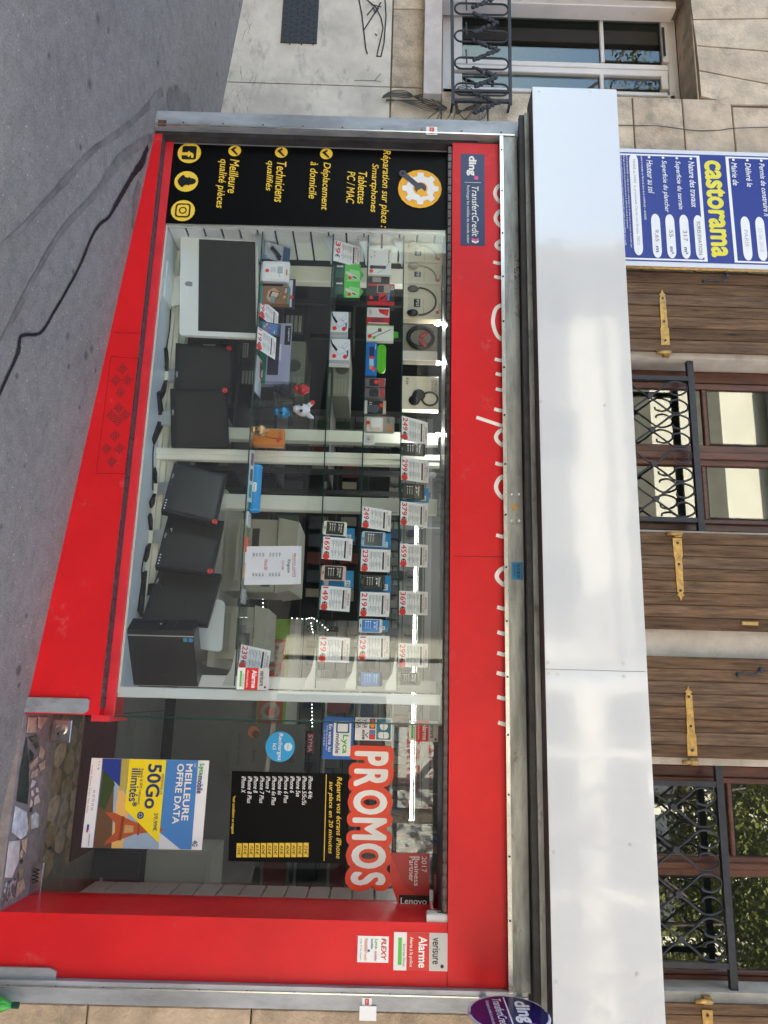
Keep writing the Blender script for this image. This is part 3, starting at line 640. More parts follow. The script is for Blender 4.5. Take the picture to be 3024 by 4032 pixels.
fh.m('roof', 'zinc').box(-.8, 8.6, -26, -17.2, 15, 15.4)
ob = facade('rose_house', 'rose rendered house across the street reflected in the upper window', 8.5, 34, YO-1.5, 17, 'render_rose', 0)
oc = T('trade_shop', 'low shop with white lettered board across the street', 'building'); oc.m('wall', 'render_pale').box(-.7, 8.3, YO-5, YO, -6, 4.0)
oc.m('shop_window', 'opposite_glass').box(0, 4.0, YO, YO+.06, -1.6, 2.0); oc.m('roof', 'zinc').box(-.7, 8.3, YO-5.2, YO+.3, 4.0, 4.25)
oc.m('sign_board', K('e6e2d6')).box(.6, 5.2, YO, YO+.1, 2.28, 3.35); F = Fr((5.2, YO+.1, 2.28), (-4.6, 0, 0), (0, 0, 1.07))
m_ = oc.m('lettering', K('2a5fae'), F); m_.text('CHAUFFAGE', .05, .12, .46, .45, .004, 0, .02); m_.text('PEINTURE - ELECTRICITE', .05, .62, .50, .82, .004)
m_ = oc.m('lettering', K('c8382c'), F); m_.text('Tél : 47.97.12.43', .60, .58, .98, .84, .004, 0, .01); m_.text('Fax: 47.97.40.26', .60, .16, .98, .42, .004, 0, .01)
def tree(x, y, h, r, label, seed):
    rn = random.Random(seed); t = T('street_tree', label, 'tree', 'trees across the street'); z = gz(x, y)-.1
    t.m('trunk', 'bark', smooth=True).tube(spline([(x, y, z), (x+.1, y, z+h*.3), (x, y+.1, z+h*.62)], 4), [.17, .16, .15, .14, .13, .12, .11, .10, .09], 8)
    br = t.m('branches', 'bark', smooth=True)
    for k in range(9):
        a = k*2.4; p0 = Vector((x, y, z+h*(.38+.03*k))); br.tube([p0, p0+Vector((cos(a)*r*.5, sin(a)*r*.5, h*.16)), p0+Vector((cos(a)*r*.85, sin(a)*r*.85, h*.22))], [.06, .04, .015], 5)
    lf = t.m('crown', 'tree_leaf'); cl = [(Vector((x+rn.gauss(0, r*.5), y+rn.gauss(0, r*.4), z+h*.90+rn.gauss(0, h*.09))), rn.uniform(.7, 1.25)) for _ in range(38)]
    for c, cr in cl:
        for _ in range(420):
            d = Vector((rn.gauss(0, 1), rn.gauss(0, 1), rn.gauss(0, 1))); p = c+d.normalized()*cr*rn.uniform(.5, 1)**.5; a, e = Vector((rn.gauss(0, 1), rn.gauss(0, 1), rn.gauss(0, .6))).normalized()*.06, Vector((rn.gauss(0, 1), rn.gauss(0, 1), rn.gauss(0, .6))).normalized()*.045
            lf.add([p-a, p+e, p+a, p-e], [(0, 1, 2, 3)])
tree(-14.5, -10.5, 10.5, 2.4, 'leafy tree across the street beyond the cream house', 12); tree(4.0, -9.2, 10.5, 2.4, 'smaller leafy tree across the street between two others', 9); tree(2.0, -10.2, 11.5, 2.6, 'leafy tree across the street nearer the cream house', 3); tree(5.9, -10.4, 12.5, 3.0, 'leafy tree across the street nearer the rose house', 5)
# ================================================================== the shop front
sf = T('shop_front', 'red painted phone and computer shop front with grey metal frame', 'shop')
bp = sf.m('base_panel', 'red_paint'); zb = [gz(XLI, 0)-.06, gz(XC, 0)-.06]
bp.hexa([(XLI+.03, 0, zb[0]), (XC, 0, zb[1]), (XC, YG+.3, zb[1]), (XLI+.03, YG+.3, zb[0]), (XLI+.03, 0, ZL), (XC, 0, ZL), (XC, YG+.3, ZL), (XLI+.03, YG+.3, ZL)])
F = FX(XLI+.03, XC, 0, ZL, 0)
vh = sf.m('vent_holes', 'room_dark', F, bp, kind='stuff')
for gq, gp in ((530, 120), (500, 170), (552, 168), (520, 220), (513, 288), (482, 320), (540, 318), (508, 344), (497, 408), (460, 464), (516, 464), (483, 520)):
    for i in range(-3, 4):
        for j in range(-3, 4):
            if abs(i)+abs(j) <= 3: a = F.ab(gq*.9114+(i)*6.6, 1344+gp*.9114+j*6.6-i*.7); vh.disc(a[0], a[1], .0036, .0006, 6)
sf.m('panel_seam', 'dark_red', F, bp).line([F.ab(.9114*a, 1344+.9114*c) for a, c in ((480, 65), (415, 570), (540, 572), (600, 75), (480, 65))], .002, .0004)
sf.m('panel_seam', 'dark_red', F, bp).line([F.ab(450, 1310), F.ab(552, 1312)], .0025, .0004)
for k in range(62):
    x0 = XLI+.035+k*.0553
    if x0+.05 < XC-.006: sf.m('ledge_tile', 'tile_dark').box(x0, x0+.0525, .004, YG-.014, ZL, ZL+.006+random.uniform(0, .0012))
sf.m('window_sill', 'red_sill').box(XLI+.03, XC+.004, YG-.012, YG+.012, ZL+.001, ZL+.052)
sf.m('sill_end', 'red_sill').box(XC+.0005, XC+.03, .01, YD-.03, ZL-.04, ZL+.05)
F = FR(100, 352, 2748, 2807, -.004); fp = sf.m('foot_plate', 'grey_metal', F); fp.prism([(0, -.1), (1, -.1), (1, .93), (.8, 1), (.1, 1), (0, .97)], 0, .012)
F = FR(-80, 224, 3806, 3868, -.004); fp = sf.m('foot_plate', 'grey_metal', F); fp.prism([(0, -.1), (1, -.1), (1, 1), (.2, 1), (0, .9)], 0, .012)
# grey guide posts and steel beam
zg = gz(XL, 0)-.05; ZB0, ZB1 = P(1986, 2000, -.05).z, P(2052, 2000, -.05).z
gp = sf.m('guide_post', 'grey_metal'); gp.box(XL, XLI, -.035, .10, zg, ZB1+.02)
sf.m('guide_channel', 'guide_dark', par=gp).box(XLI+.001, XLI+.028, .012, .10, gz(XLI, 0), ZF+.15)
sf.m('edge_strip', 'steel', par=gp).box(XLI-.010, XLI-.002, -.040, -.036, zg, ZB1)
for k in range(9): sf.m('rivet', 'rust', FX(XL, XLI, 0, 1, -.035), gp).disc(.78, .5+k*.24, .006, .003, 8)
sf.m('rust_patch', 'rust', FR(622, 655, 473, 497, -.036), gp).slab(0, 0, 1, 1, 0, .0015)
gp2 = sf.m('guide_post', 'grey_metal'); gp2.box(XP1, XE, -.035, .12, gz(XE, 0)-.3, ZB1)
sf.m('edge_strip', 'steel', par=gp2).box(XP1+.022, XP1+.028, -.040, -.036, -.2, ZB1)
for k in range(9): sf.m('rivet', 'iron', FX(XP1, XE, 0, 1, -.035), gp2).disc(.25, .1+k*.22, .005, .003, 8)
bm = sf.m('steel_beam', 'galvanised'); bm.box(XLI+.003, P(2040, 3902, 0).x, -.032, -.003, ZB0+.02, ZB1+.012)
sf.m('beam_lip', 'steel', par=bm).box(XLI+.003, P(2040, 3902, 0).x, -.040, -.004, ZB0-.002, ZB0+.018)
for k in range(16): sf.m('rivet', 'iron', FX(-3.3, 1.1, 0, 1, -.040), bm).disc(.02+k*.064, ZB0+.008, .0055, .003, 8)
F = FX(-3.3, 1.1, 0, 1, -.032); lk = sf.m('lock', 'brass', F, bm); a = F.ab(2027, 1997); lk.disc(a[0], a[1], .017, .006, 16, .006)
for dq in (-15, 15):
    for dp in (-52, 52): a = F.ab(2029+dq, 1999+dp); sf.m('bolt', 'chrome', F, bm).disc(a[0], a[1], .007, .004, 10, .004)
# red fascia with white script partly behind the beam
fa = sf.m('fascia_panel', 'red_paint'); fa.box(XLI+.03, XP1-.003, 0, .06, ZF, ZB1)
F = FX(XLI+.03, XP1-.003, ZF, ZB1, 0)
def arc(p0, p1, q0): w_ = p1-p0; return [(1994, p0-6), (q0+16, p0+w_*.08), (q0+2, p0+w_*.34), (q0+4, p0+w_*.58), (q0+20, p0+w_*.82), (1994, p1)]
for p0, p1, q0 in ((725, 812, 1948), (826, 905, 1950), (946, 992, 1953), (1200, 1352, 1940), (1692, 1762, 1952), (1876, 1972, 1952), (2238, 2310, 1955)): sf.m('script_stroke', W_, F, fa).line([F.ab(a[0], a[1]) for a in spline([(q, p, 0) for q, p in arc(p0, p1, q0)], 4)], .022, .0015)
for p, q in ((1033, 1946), (1090, 1950), (1415, 1952), (1472, 1956), (1532, 1956), (1612, 1950), (1825, 1954), (2108, 1958), (2392, 1962), (2490, 1962), (2572, 1962), (2650, 1960), (2745, 1962), (2846, 1966)): sf.m('script_stroke', W_, F, fa).line([F.ab(q, p), F.ab(q+10, p+3), F.ab(1992, p+8)], .020, .0015)
sf.m('script_stroke', W_, F, fa).line([F.ab(1880, 1645), F.ab(1992, 1682)], .020, .0015)
sf.m('panel_seam', 'dark_red', F, fa).line([F.ab(1790, 2190), F.ab(1980, 2193)], .003, .0006)
for k in range(82):
    x0 = XLI+.04+k*.0555
    if x0+.052 < XP0+.0: c = sf.m('grille_link', 'chain'); c.box(x0, x0+.048, .018, .052, ZF-.024, ZF-.004)
    if x0+.052 < XP0: c.box(x0+.048, x0+.0555, .024, .046, ZF-.020, ZF-.009)
sf.m('header_rail', 'guide_dark').box(XLI+.03, XP0, .053, YD-.02, ZF-.028, ZF)
# red pillar beside the door
rp = sf.m('red_pillar', 'red_paint'); rp.box(XP0, XP1-.002, .0, YD+.06, gz(1.2, 0)-.2, ZF-.003)
# glass: shop window, corner pane, door
sf.m('window_pane', 'glass').box(XLI+.03, XC-.001, YG, YG+.008, ZL+.052, ZF-.03)
sf.m('corner_pane', 'glass').box(XC, XC+.008, YG, YD-.012, ZL+.05, ZF-.03)
sf.m('glass_edge', 'shelf_edge').box(XC+.0005, XC+.0085, YG-.003, YG-.0005, ZL+.05, ZF-.03)
dr = sf.m('door', 'glass'); dr.box(XC+.022, XP0-.006, YD, YD+.010, .035, ZF-.03)
F = FR(206, 282, 2834, 2924, YD-.012); pf = sf.m('corner_fitting', 'steel', F, dr); pf.slab(0, 0, 1, 1, 0, .012, .003); a = F.ab(240, 2878); sf.m('lock', 'chrome', F, dr).disc(.42, .5, .028, .026, 18, .014)
F = FR(112, 168, 3394, 3541, YD-.012); pf = sf.m('corner_fitting', 'steel', F, dr); pf.slab(0, 0, 1, 1, 0, .012, .003)
sc_ = sf.m('scribble', BK, F, dr)
for k in range(4): sc_.line([(.15+.1*k, .3), (.2+.1*k, .75), (.26+.1*k, .35)], .004, .0135)
sf.m('door_closer', 'dark_red', FR(1704, 1742, 3430, 3582, YD-.03)).slab(0, 0, 1, 1, 0, .05, .004)
sf.m('flat_roof', 'zinc').box(XL, XE, -.02, YW-.02, ZB1+.03, ZB1+.09)
sf.m('roof_board', 'sign_back').box(XL, XE, .0, .06, ZB1+.012, ZB1+.3)
sf.m('side_wall', 'plaster_grey').box(XL+.01, XL+.05, .102, YW-.02, zg, ZB1+.02)
sf.m('transom_lamp_box', 'guide_dark').box(XLI+.03, XP0, .06, .10, ZF, ZB1)

# ================================================================== blank white sign box over the front
YS = -.24; sg = T('sign_box', 'long blank white sign box over the red fascia', 'sign box')
x0, x1 = P(2250, 346, YS).x, 2.1; z0, z1 = P(2135, 2100, YS).z, P(2520, 2100, YS).z; xm = P(2360, 2640, YS).x
for a, c in ((x0, xm-.001), (xm+.001, x1)): F = FX(a, c, z0, z1, YS); sg.m('front_panel', 'white_sign', F).slab(0, 0, 1, 1, -.006, 0, .001)
sg.m('underside', 'sign_back').box(x0+.002, x1, YS+.0065, -.08, z0+.001, z0+.012)
sg.m('side_cap', 'sign_back').box(x0+.001, x0+.008, YS+.0065, -.08, z0+.012, z1-.001); sg.m('top_sheet', 'white_sign').box(x0+.008, x1, YS+.0065, -.08, z1-.008, z1-.001)
sg.m('under_rail', 'guide_dark').box(XL+.02, x1, -.115, -.08, z0-.055, z0-.001)
sg.m('under_rail', 'galvanised').box(XL+.02, x1, -.135, -.116, z0-.028, z0-.001)
F = FX(x0, x1, z0, z1, YS)
for q, p in ((2125, 358), (2328, 358), (2130, 1582), (2381, 1594), (2157, 2608), (2454, 2612), (2160, 2650), (2197, 2656), (2458, 2664), (2181, 3356), (2482, 3327), (2190, 3868), (2509, 3836)): a = F.ab(q, p); sg.m('screw', 'silver', F).disc(a[0], a[1], .008, .003, 10, .003)

# ================================================================== works board in blue and yellow
NV, YB_ = K('182a86', .3), K('ece034', .4); F = FR(2360, 3400, 597, 1056, YW-.10)
bd = T('site_board', 'blue and white building permit board with yellow name, beside plank shutter', 'board', fr=F); bd.m('board', K('dfe1e6', .3)).slab(0, 0, 1, 1, -.012, 0, .002)
bb = lambda q: F.ab(q, 825)[1]
L, Rr_ = .035, .965
IT = [('r', NV, L, .03, Rr_, .97), ('r', W_, L+.012, bb(2420), L+.026, bb(2768)), ('r', W_, Rr_-.026, bb(2420), Rr_-.012, bb(2768)), ('r', W_, L+.012, bb(2758), Rr_-.012, bb(2770)),
      ('r', W_, L+.012, bb(2874), Rr_-.012, bb(2886)), ('r', W_, L+.012, bb(2874), L+.026, .95), ('r', W_, Rr_-.026, bb(2874), Rr_-.012, .95),
      ('t', YB_, .085, bb(2786), .915, bb(2862), 'castorama', 0, .045)]
for q, s, e in ((2735, 'Nature des travaux', .50), (2679, 'Superficie du terrain', .52), (2624, 'Superficie du plancher', .55), (2568, 'Hauteur au sol', .39)):
    IT += [('d', W_, .075, bb(q), .010), ('t', W_, .10, bb(q-12), e, bb(q+13), s, .2, .015), ('o', W_, .565, bb(q-4-4), .935, bb(q+33-6), .06)]
for q, s, e in ((2905, 'Mairie de', .30), (2960, 'Délivré le', .31), (3016, 'Permis de construire n°', .58)): IT += [('d', W_, .075, bb(q), .010), ('t', W_, .10, bb(q-11), e, bb(q+12), s, .2, .015)]
for q in (2927, 2984, 3042): IT += [('o', W_, .565, bb(q-17), .935, bb(q+18), .06)]
PEN = K('8d8d92', .6)
IT += [('o', W_, .05, bb(2487), .92, bb(2522), .06), ('t', PEN, .10, bb(2498), .83, bb(2511), 'MAIRIE de PARIS  6, promenade Claude Lévi-Strauss  75013', 0, 0), ('t', W_, .055, bb(2532), .62, bb(2542), 'Dossier à consulter en Mairie de (nom de la COMMUNE + ADRESSE)', .15, .01),
       ('t', PEN, .62, bb(2738), .90, bb(2752), 'SURELEVATION', 0, 0), ('t', PEN, .70, bb(2682), .79, bb(2698), '317', 0, 0), ('t', NV, .84, bb(2682), .90, bb(2696), 'm²', 0, .02), ('t', PEN, .70, bb(2628), .76, bb(2643), '55', 0, 0), ('t', NV, .84, bb(2627), .90, bb(2641), 'm²', 0, .02),
       ('t', PEN, .70, bb(2571), .80, bb(2587), '9,65', 0, 0), ('t', NV, .84, bb(2572), .89, bb(2582), 'm', 0, .02), ('t', K('b9b9c0'), .68, bb(2920), .82, bb(2934), 'PARIS', 0, 0), ('t', K('d0d0d6'), .66, bb(2977), .86, bb(2991), '25 06 2018', 0, 0)]
for i, s in enumerate(('DROIT DE RECOURS : Le délai de recours contentieux est de deux mois à compter du premier jour', 'd\'affichage sur le terrain du présent panneau (art. R. 600-2 du code de l\'urbanisme).', 'Tout recours administratif ou tout recours contentieux doit, à peine d\'irrecevabilité, être notifié')): IT.append(('t', W_, .05, bb(2473-i*11), (.86, .70, .84)[i], bb(2481-i*11), s, .15, 0))
paint(bd, F, IT, c0=.001, dc=.00012)

# ================================================================== stickers and posters
F = F3((683, 563), (649, 878), (1770, 589), YG-.004)
bk = T('service_poster', 'tall black window poster with yellow repair text, gear and wrench', 'poster', fr=F); bk.m('sheet', 'black_poster').slab(0, 0, 1, 1, -.003, 0, .0008)
IT = [('T', Y_, q0, q1, p0, p1, s, .22, .012) for q0, q1, p0, p1, s in ((901, 938, 627, 761, 'Meilleure'), (850, 890, 627, 820, 'qualité pièces'), (1085, 1123, 637, 797, 'Techniciens'), (1043, 1076, 634, 752, 'qualifiés'), (1261, 1298, 640, 828, 'Déplacement'), (1219, 1250, 638, 783, 'à domicile'),
      (1365, 1397, 676, 803, 'PC / MAC'), (1409, 1443, 677, 804, 'Tablettes'), (1455, 1488, 646, 837, 'Smartphones'), (1495, 1534, 592, 898, 'Réparation sur place :'))]
for q, p, r in ((746, 604, .072), (734, 716, .072), (721, 831, .072), (925, 596, .039), (1108, 602, .039), (1285, 608, .039), (1653, 746, .133)): IT.append(('D', K('f8b81e') if r > .1 else Y_, q, p, r))
a, c = F.ab(746, 604); IT += [('o', BK, a-.085, c-.026, a+.085, c+.026, .012), ('t', Y_, a-.02, c-.026, a+.065, c+.017, 'f', 0, .04)]
a, c = F.ab(734, 716); IT += [('p', BK, [(a+u*.8, c+v) for u, v in ((-.10, -.012), (-.075, -.02), (-.045, -.026), (0, -.031), (.045, -.026), (.075, -.02), (.10, -.012), (.062, -.004), (.055, .006), (.07, .011), (.05, .014), (.047, .024), (.03, .032), (0, .036), (-.03, .032), (-.047, .024), (-.05, .014), (-.07, .011), (-.055, .006), (-.062, -.004))])]
a, c = F.ab(721, 831); IT += [('o', BK, a-.085, c-.027, a+.085, c+.027, .022), ('o', Y_, a-.068, c-.021, a+.068, c+.021, .016), ('d', BK, a, c, .024), ('d', Y_, a, c, .016), ('d', BK, a+.045, c+.013, .003)]
for q, p in ((925, 596), (1108, 602), (1285, 608)): a, c = F.ab(q, p); IT.append(('p', BK, [(a-.05, c+.002), (a-.03, c+.006), (a-.012, c-.003), (a+.05, c+.014), (a+.055, c+.008), (a-.012, c-.015)]))
a, c = F.ab(1655, 746); gear = []
for k in range(8):
    for da, rr in ((-.24, .088), (-.15, .112), (.15, .112), (.24, .088)): an = k*pi/4+da; gear.append((a+cos(an)*rr/F.W, c+sin(an)*rr/F.H))
IT += [('p', W_, gear), ('d', K('f8b81e'), a, c, .045)]
WR = K('4a4a58', .5); a0, c0 = F.ab(1586, 687); IT += [('l', WR, [(a0, c0), (a-.02, c-.006)], .034), ('d', WR, a0, c0, .023), ('d', K('0c0c0e'), a0, c0, .010), ('d', WR, a-.005, c+.0, .036), ('p', K('f8b81e'), [(a+.0, c+.004), (a+.085, c+.03), (a+.11, c+.0), (a+.03, c-.012)])]
paint(bk, F, IT, dc=.0003)
sf.m('edge_bead', 'silver').box(XLI+.032, XLI+.037, YG-.009, YG-.004, ZL+.055, ZF-.03)
PK, NVB = K('e0559a'), K('16285e', .3)
item('transfer_sticker', 'dark blue sticker with white lettering and pink star on the red fascia', 'sticker', FR(1814, 1909, 606, 967, -.002), .0015, NVB,
     [('t', W_, .025, .24, .245, .66, 'ding', 0, .05), ('d', PK, .268, .64, .014), ('r', W_, .318, .16, .323, .84), ('t', W_, .36, .46, .905, .74, 'TransfertCredit', .2, .01), ('t', W_, .355, .22, .98, .37, 'Rechargez les mobiles du monde entier', 0, 0),
      ('p', PK, [(.92, .46), (.94, .46), (.955, .6), (.94, .74), (.92, .74), (.935, .6)]), ('p', W_, [(.945, .46), (.965, .46), (.98, .6), (.965, .74), (.945, .74), (.96, .6)])], bodyname='sheet')
def verisure(F, label, big=True):
    GRY, RD = K('c9c6c0', .35), K('d42a22', .4)
    it = [('r', GRY, .0, .66, 1, 1), ('t', BK, .12, .72, .82, .86, 'verisure', 0, .02), ('r', RD, 0, .24, 1, .66), ('t', W_, .10, .46, .92, .62, 'Alarme', 0, .03), ('t', W_, .12, .28, .90, .36, 'Alerte à la police', 0, .01), ('r', K('f0ece8'), 0, 0, 1, .24), ('r', K('5fc04a'), .14, .08, .86, .15), ('t', K('333333'), .3, .17, .9, .22, 'Securitas Direct', 0, 0), ('d', BK, .87, .9, F.W*.05)]
    item('alarm_sticker', label, 'sticker', F, .0015, GRY, it, group='alarm warning stickers', bodyname='sheet')
verisure(FR(1550, 1762, 3672, 3822, -.002), 'large alarm warning sticker on the red pillar beside the door')
verisure(FR(1610, 1727, 2838, 2920, YD-.002), 'alarm warning sticker at the top of the glass door')
verisure(FR(934, 1058, 2630, 2716, YG-.002), 'alarm warning sticker on the shop window, low near the corner')
item('brand_list_sticker', 'small white sticker with red heading on the red pillar under the alarm sticker', 'sticker', FR(1400, 1530, 3686, 3790, -.002), .0015, W_,
     [('r', K('d8202c'), 0, 0, 1, .06), ('t', K('c8182a'), .08, .78, .9, .93, 'FLEXY', .15, .03), ('t', K('58b548'), .1, .56, .48, .68, 'Lyca', 0, .02), ('t', K('1d2f7c'), .1, .46, .48, .54, 'mobile', 0, .01), ('d', K('2f6fb0'), .55, .40, .006), ('t', K('c03a5a'), .55, .58, .92, .66, 'mobile', .1, .01), ('t', K('e08a3a'), .08, .26, .92, .36, 'TRANSFERT credit', .15, .01),
      ('t', K('555555'), .1, .13, .9, .19, 'orange  sfr  free  bouygues', 0, 0), ('t', BK, .4, .02, .7, .055, 'DISTRIB', 0, 0)], bodyname='sheet')
for F, lb in ((FR(1678, 1722, 499, 530, -.037), 'tiny red and white sticker on the far grey guide post'), (FR(1426, 1464, 3930, 3960, -.037), 'tiny red and white sticker on the near grey guide post')):
    item('alarm_label', lb, 'sticker', F, .001, W_, [('r', K('d42a22'), .1, .3, .9, .7), ('t', W_, .2, .4, .8, .6, 'Alarme', 0, 0)], group='tiny post stickers')
item('paper_tag', 'blank white plastic tag on the outer edge of the near guide post', 'tag', FR(1415, 1482, 3962, 4020, -.045), .004, W_)
item('phone_number_sticker', 'blue sticker with phone number on the grey steel beam', 'sticker', FR(2014, 2058, 2213, 2283, -.0335), .001, K('2a7fae', .5), [('t', K('0c2030'), .12, .45, .88, .75, '06.30.88.09', 0, .02), ('t', K('0c2030'), .1, .2, .8, .35, 'FERMETURES', 0, 0)])
sm = T('torn_sticker', 'torn black and violet sticker remains on the grey steel beam', 'sticker', fr=FR(2018, 2048, 1000, 1105, -.0335)); m_ = sm.m('scrap', BK); m2 = sm.m('scrap', K('8a3f6a'))
for k in range(26): a, c = random.random(), random.random(); (m_ if k % 4 else m2).rect(a*.92, c*.8, a*.92+random.uniform(.02, .08), c*.8+random.uniform(.05, .2), .001+k*.00003)
# on the door glass
F = FR(1388, 1524, 2958, 3487, YD-.004); pr = T('promo_lettering', 'big white PROMOS letters with red outline across the glass door', 'sign', fr=F); RO = K('e8421e', .35)
pw = [0]; lw = [glyphs(ch, 0, 0)[2][0]/glyphs(ch, 0, 0)[2][1] for ch in 'PROMOS']; gap = .13; tot = sum(lw)+gap*5; x = 0
for i, ch in enumerate('PROMOS'):
    a0, a1 = x/tot, (x+lw[i])/tot; x += lw[i]+gap
    vv, ff, _ = glyphs(ch, 0, 0); m_ = pr.m('letter_outline', RO)
    ring = 28
    for kk_, (dx, dy) in enumerate([(0, 0)]+[(cos(2*pi*k/ring), sin(2*pi*k/ring)) for k in range(ring)]):
        m_.add([F(a0+(a1-a0)*u+dx*.029/F.W, v+dy*.029/F.H, .0002+.00003*kk_) for u, v in vv], ff)
    pr.m('letter', W_).text(ch, a0, 0, a1, 1, .0016, 0, .045)
F = F3((913, 3036), (898, 3390), (1374, 3047), YD-.004)
it = [('T', Y_, 1319, 1345, 3059, 3381, 'Réparez vos écrans iPhone', .2, .012), ('T', Y_, 1290, 1312, 3077, 3361, 'sur place en 20 minutes', .2, .012), ('L', Y_, [(1285, 3050), (1276, 3388)], .004), ('T', Y_, 911, 926, 3133, 3283, '*voir conditions en magasin', .2, .01)]
for k, (s, pr_) in enumerate((('4/4s', 25), ('5/5c/5s', 30), ('5se', 40), ('6', 40), ('6 Plus', 45), ('6s', 50), ('6s Plus', 55), ('7', 60), ('7 Plus', 65), ('8', 75), ('8 Plus', 85), ('X', 250))):
    q = 1223-k*23.8; n = len('iPhone '+s); it += [('T', W_, q-9, q+8, 3056, 3056+n*8.1, 'iPhone '+s, .2, .012), ('R', Y_, q-28, q-8, 3318, 3374), ('T', BK, q-24, q-12, 3326, 3366, '%d€' % pr_, .2, .012)]
item('repair_price_poster', 'black poster listing phone screen repair prices in yellow boxes on the door', 'poster', F, .002, 'black_poster', it, bodyname='sheet')
F = F3((361, 2984), (319, 3337), (824, 2995), YD-.004); z = lambda a, c: (280+.3617*a, 2900+.3617*c)
B1, B2, NB = K('4a86c8', .3), K('2a3f92', .3), K('16306e')
it = [('P', B1, [z(345, 240), z(235, 1210), z(1310, 1230), z(1385, 260)]), ('P', K('9db4c8'), [z(360, 420), z(250, 1212), z(960, 1222), z(955, 1150), z(600, 560)]), ('P', K('e8b96a'), [z(520, 520), z(430, 1215), z(560, 1217), z(640, 700)]), ('P', K('6a4a30'), [z(345, 330), z(240, 1212), z(440, 1215), z(470, 480)]), ('P', K('33471f'), [z(360, 330), z(300, 760), z(370, 800), z(480, 520)]),
      ('P', K('d8dde0'), [z(960, 1040), z(955, 1222), z(1190, 1226)]), ('P', K('b5552a'), [z(370, 820), z(480, 830), z(560, 870), z(700, 930), z(1000, 1000), z(1000, 1030), z(700, 1060), z(540, 1120), z(360, 1180), z(380, 1140), z(480, 1040), z(480, 940)]), ('P', K('8a3a1c'), [z(555, 865), z(585, 870), z(545, 1130), z(515, 1130)]), ('P', K('8a3a1c'), [z(735, 935), z(752, 940), z(740, 1075), z(720, 1072)]), ('P', K('c9a060'), [z(590, 960), z(680, 970), z(680, 1040), z(575, 1050)]),
      ('P', B2, [z(345, 240), z(555, 245), z(600, 545), z(550, 565), z(340, 350)]), ('P', K('b8a84a'), [z(555, 245), z(640, 245), z(600, 580), z(530, 590), z(550, 300)]), ('P', K('fbe01e', .3), [z(640, 245), z(1040, 255), z(955, 1158), z(588, 790)]),
      ('T', W_, 724, 751, 3007, 3231, 'MEILLEURE', 0, .03), ('T', W_, 689, 716, 3007, 3244, 'OFFRE DATA', 0, .03), ('T', W_, 766, 774, 3007, 3021, 'LA', 0, .01), ('T', NB, 577, 632, 3008, 3184, '50Go', 0, .03), ('T', NB, 513, 551, 3025, 3175, 'illimités*', 0, .02), ('T', NB, 547, 562, 3024, 3166, 'Appels & SMS nationaux', 0, 0), ('T', NB, 634, 644, 3048, 3130, 'PASS NATIONAL XXL', 0, 0), ('T', NB, 604, 622, 3200, 3271, '29,99€', 0, .01), ('D', NB, 555, 3210, .018), ('D', W_, 555, 3210, .010), ('D', NB, 555, 3210, .008),
      ('T', K('3fa648'), 782, 806, 3007, 3052, 'Lyca', 0, .03), ('T', NB, 778, 801, 3054, 3124, 'mobile', 0, .03), ('T', NB, 759, 780, 3308, 3332, '4G', .1, .03), ('T', NB, 366, 373, 3110, 3190, '01 77 72 23 22', 0, .005), ('T', NB, 349, 357, 3285, 3330, 'lycamobile.fr', 0, .01), ('T', K('c04050'), 352, 360, 3010, 3200, 'Carrefour  Monoprix  Franprix  Tabac  Auchan', 0, .005), ('T', NB, 388, 396, 2998, 3030, 'f  t  ig', 0, .01), ('R', K('2a3a90'), 345, 353, 3245, 3268), ('R', K('d02030'), 342, 350, 3268, 3276)]
item('data_offer_poster', 'blue and yellow mobile data offer poster with tower picture on the lower door', 'poster', F, .002, W_, it, bodyname='sheet')
dp_ = P(1103, 2940, YD-.003); F = FX(dp_.x-.1, dp_.x+.1, dp_.z-.1, dp_.z+.1, YD-.003); t = T('recharge_sticker', 'round sky blue sticker on the glass door above the price poster edge', 'sticker', fr=F); t.m('sheet', K('2fa3dc', .35)).disc(.5, .5, .079, 0, 36, .0015)
paint(t, F, [('t', W_, .16, .42, .86, .56, 'Rechargez', 0, .01), ('t', W_, .42, .30, .58, .41, 'ici', 0, .01), ('d', K('cfeaf6'), .5, .72, .022), ('t', K('2a7aa8'), .40, .70, .60, .735, 'lebara', 0, 0)])
F = FR(1272, 1391, 2823, 2990, YD-.004); item('sim_sale_sticker', 'blue sticker with white green and blue logo on the glass door', 'sticker', F, .0015, K('1f62b4', .35),
     [('o', K('e6ebe6'), .1, .34, .92, .92, .008), ('o', K('1d4a9a'), .13, .42, .38, .86, .006), ('o', K('e6ebe6'), .16, .47, .35, .81, .004), ('t', K('3fae3c'), .42, .60, .86, .84, 'Lyca', 0, .03), ('t', K('16306e'), .40, .42, .86, .56, 'mobile', 0, .02), ('t', W_, .18, .18, .82, .29, 'En vente ici', 0, .015), ('t', W_, .2, .09, .8, .15, 'www.lycamobile.fr', 0, 0), ('t', W_, .32, .02, .68, .06, '01 77 72 23 22', 0, 0)], bodyname='sheet', r=.006)
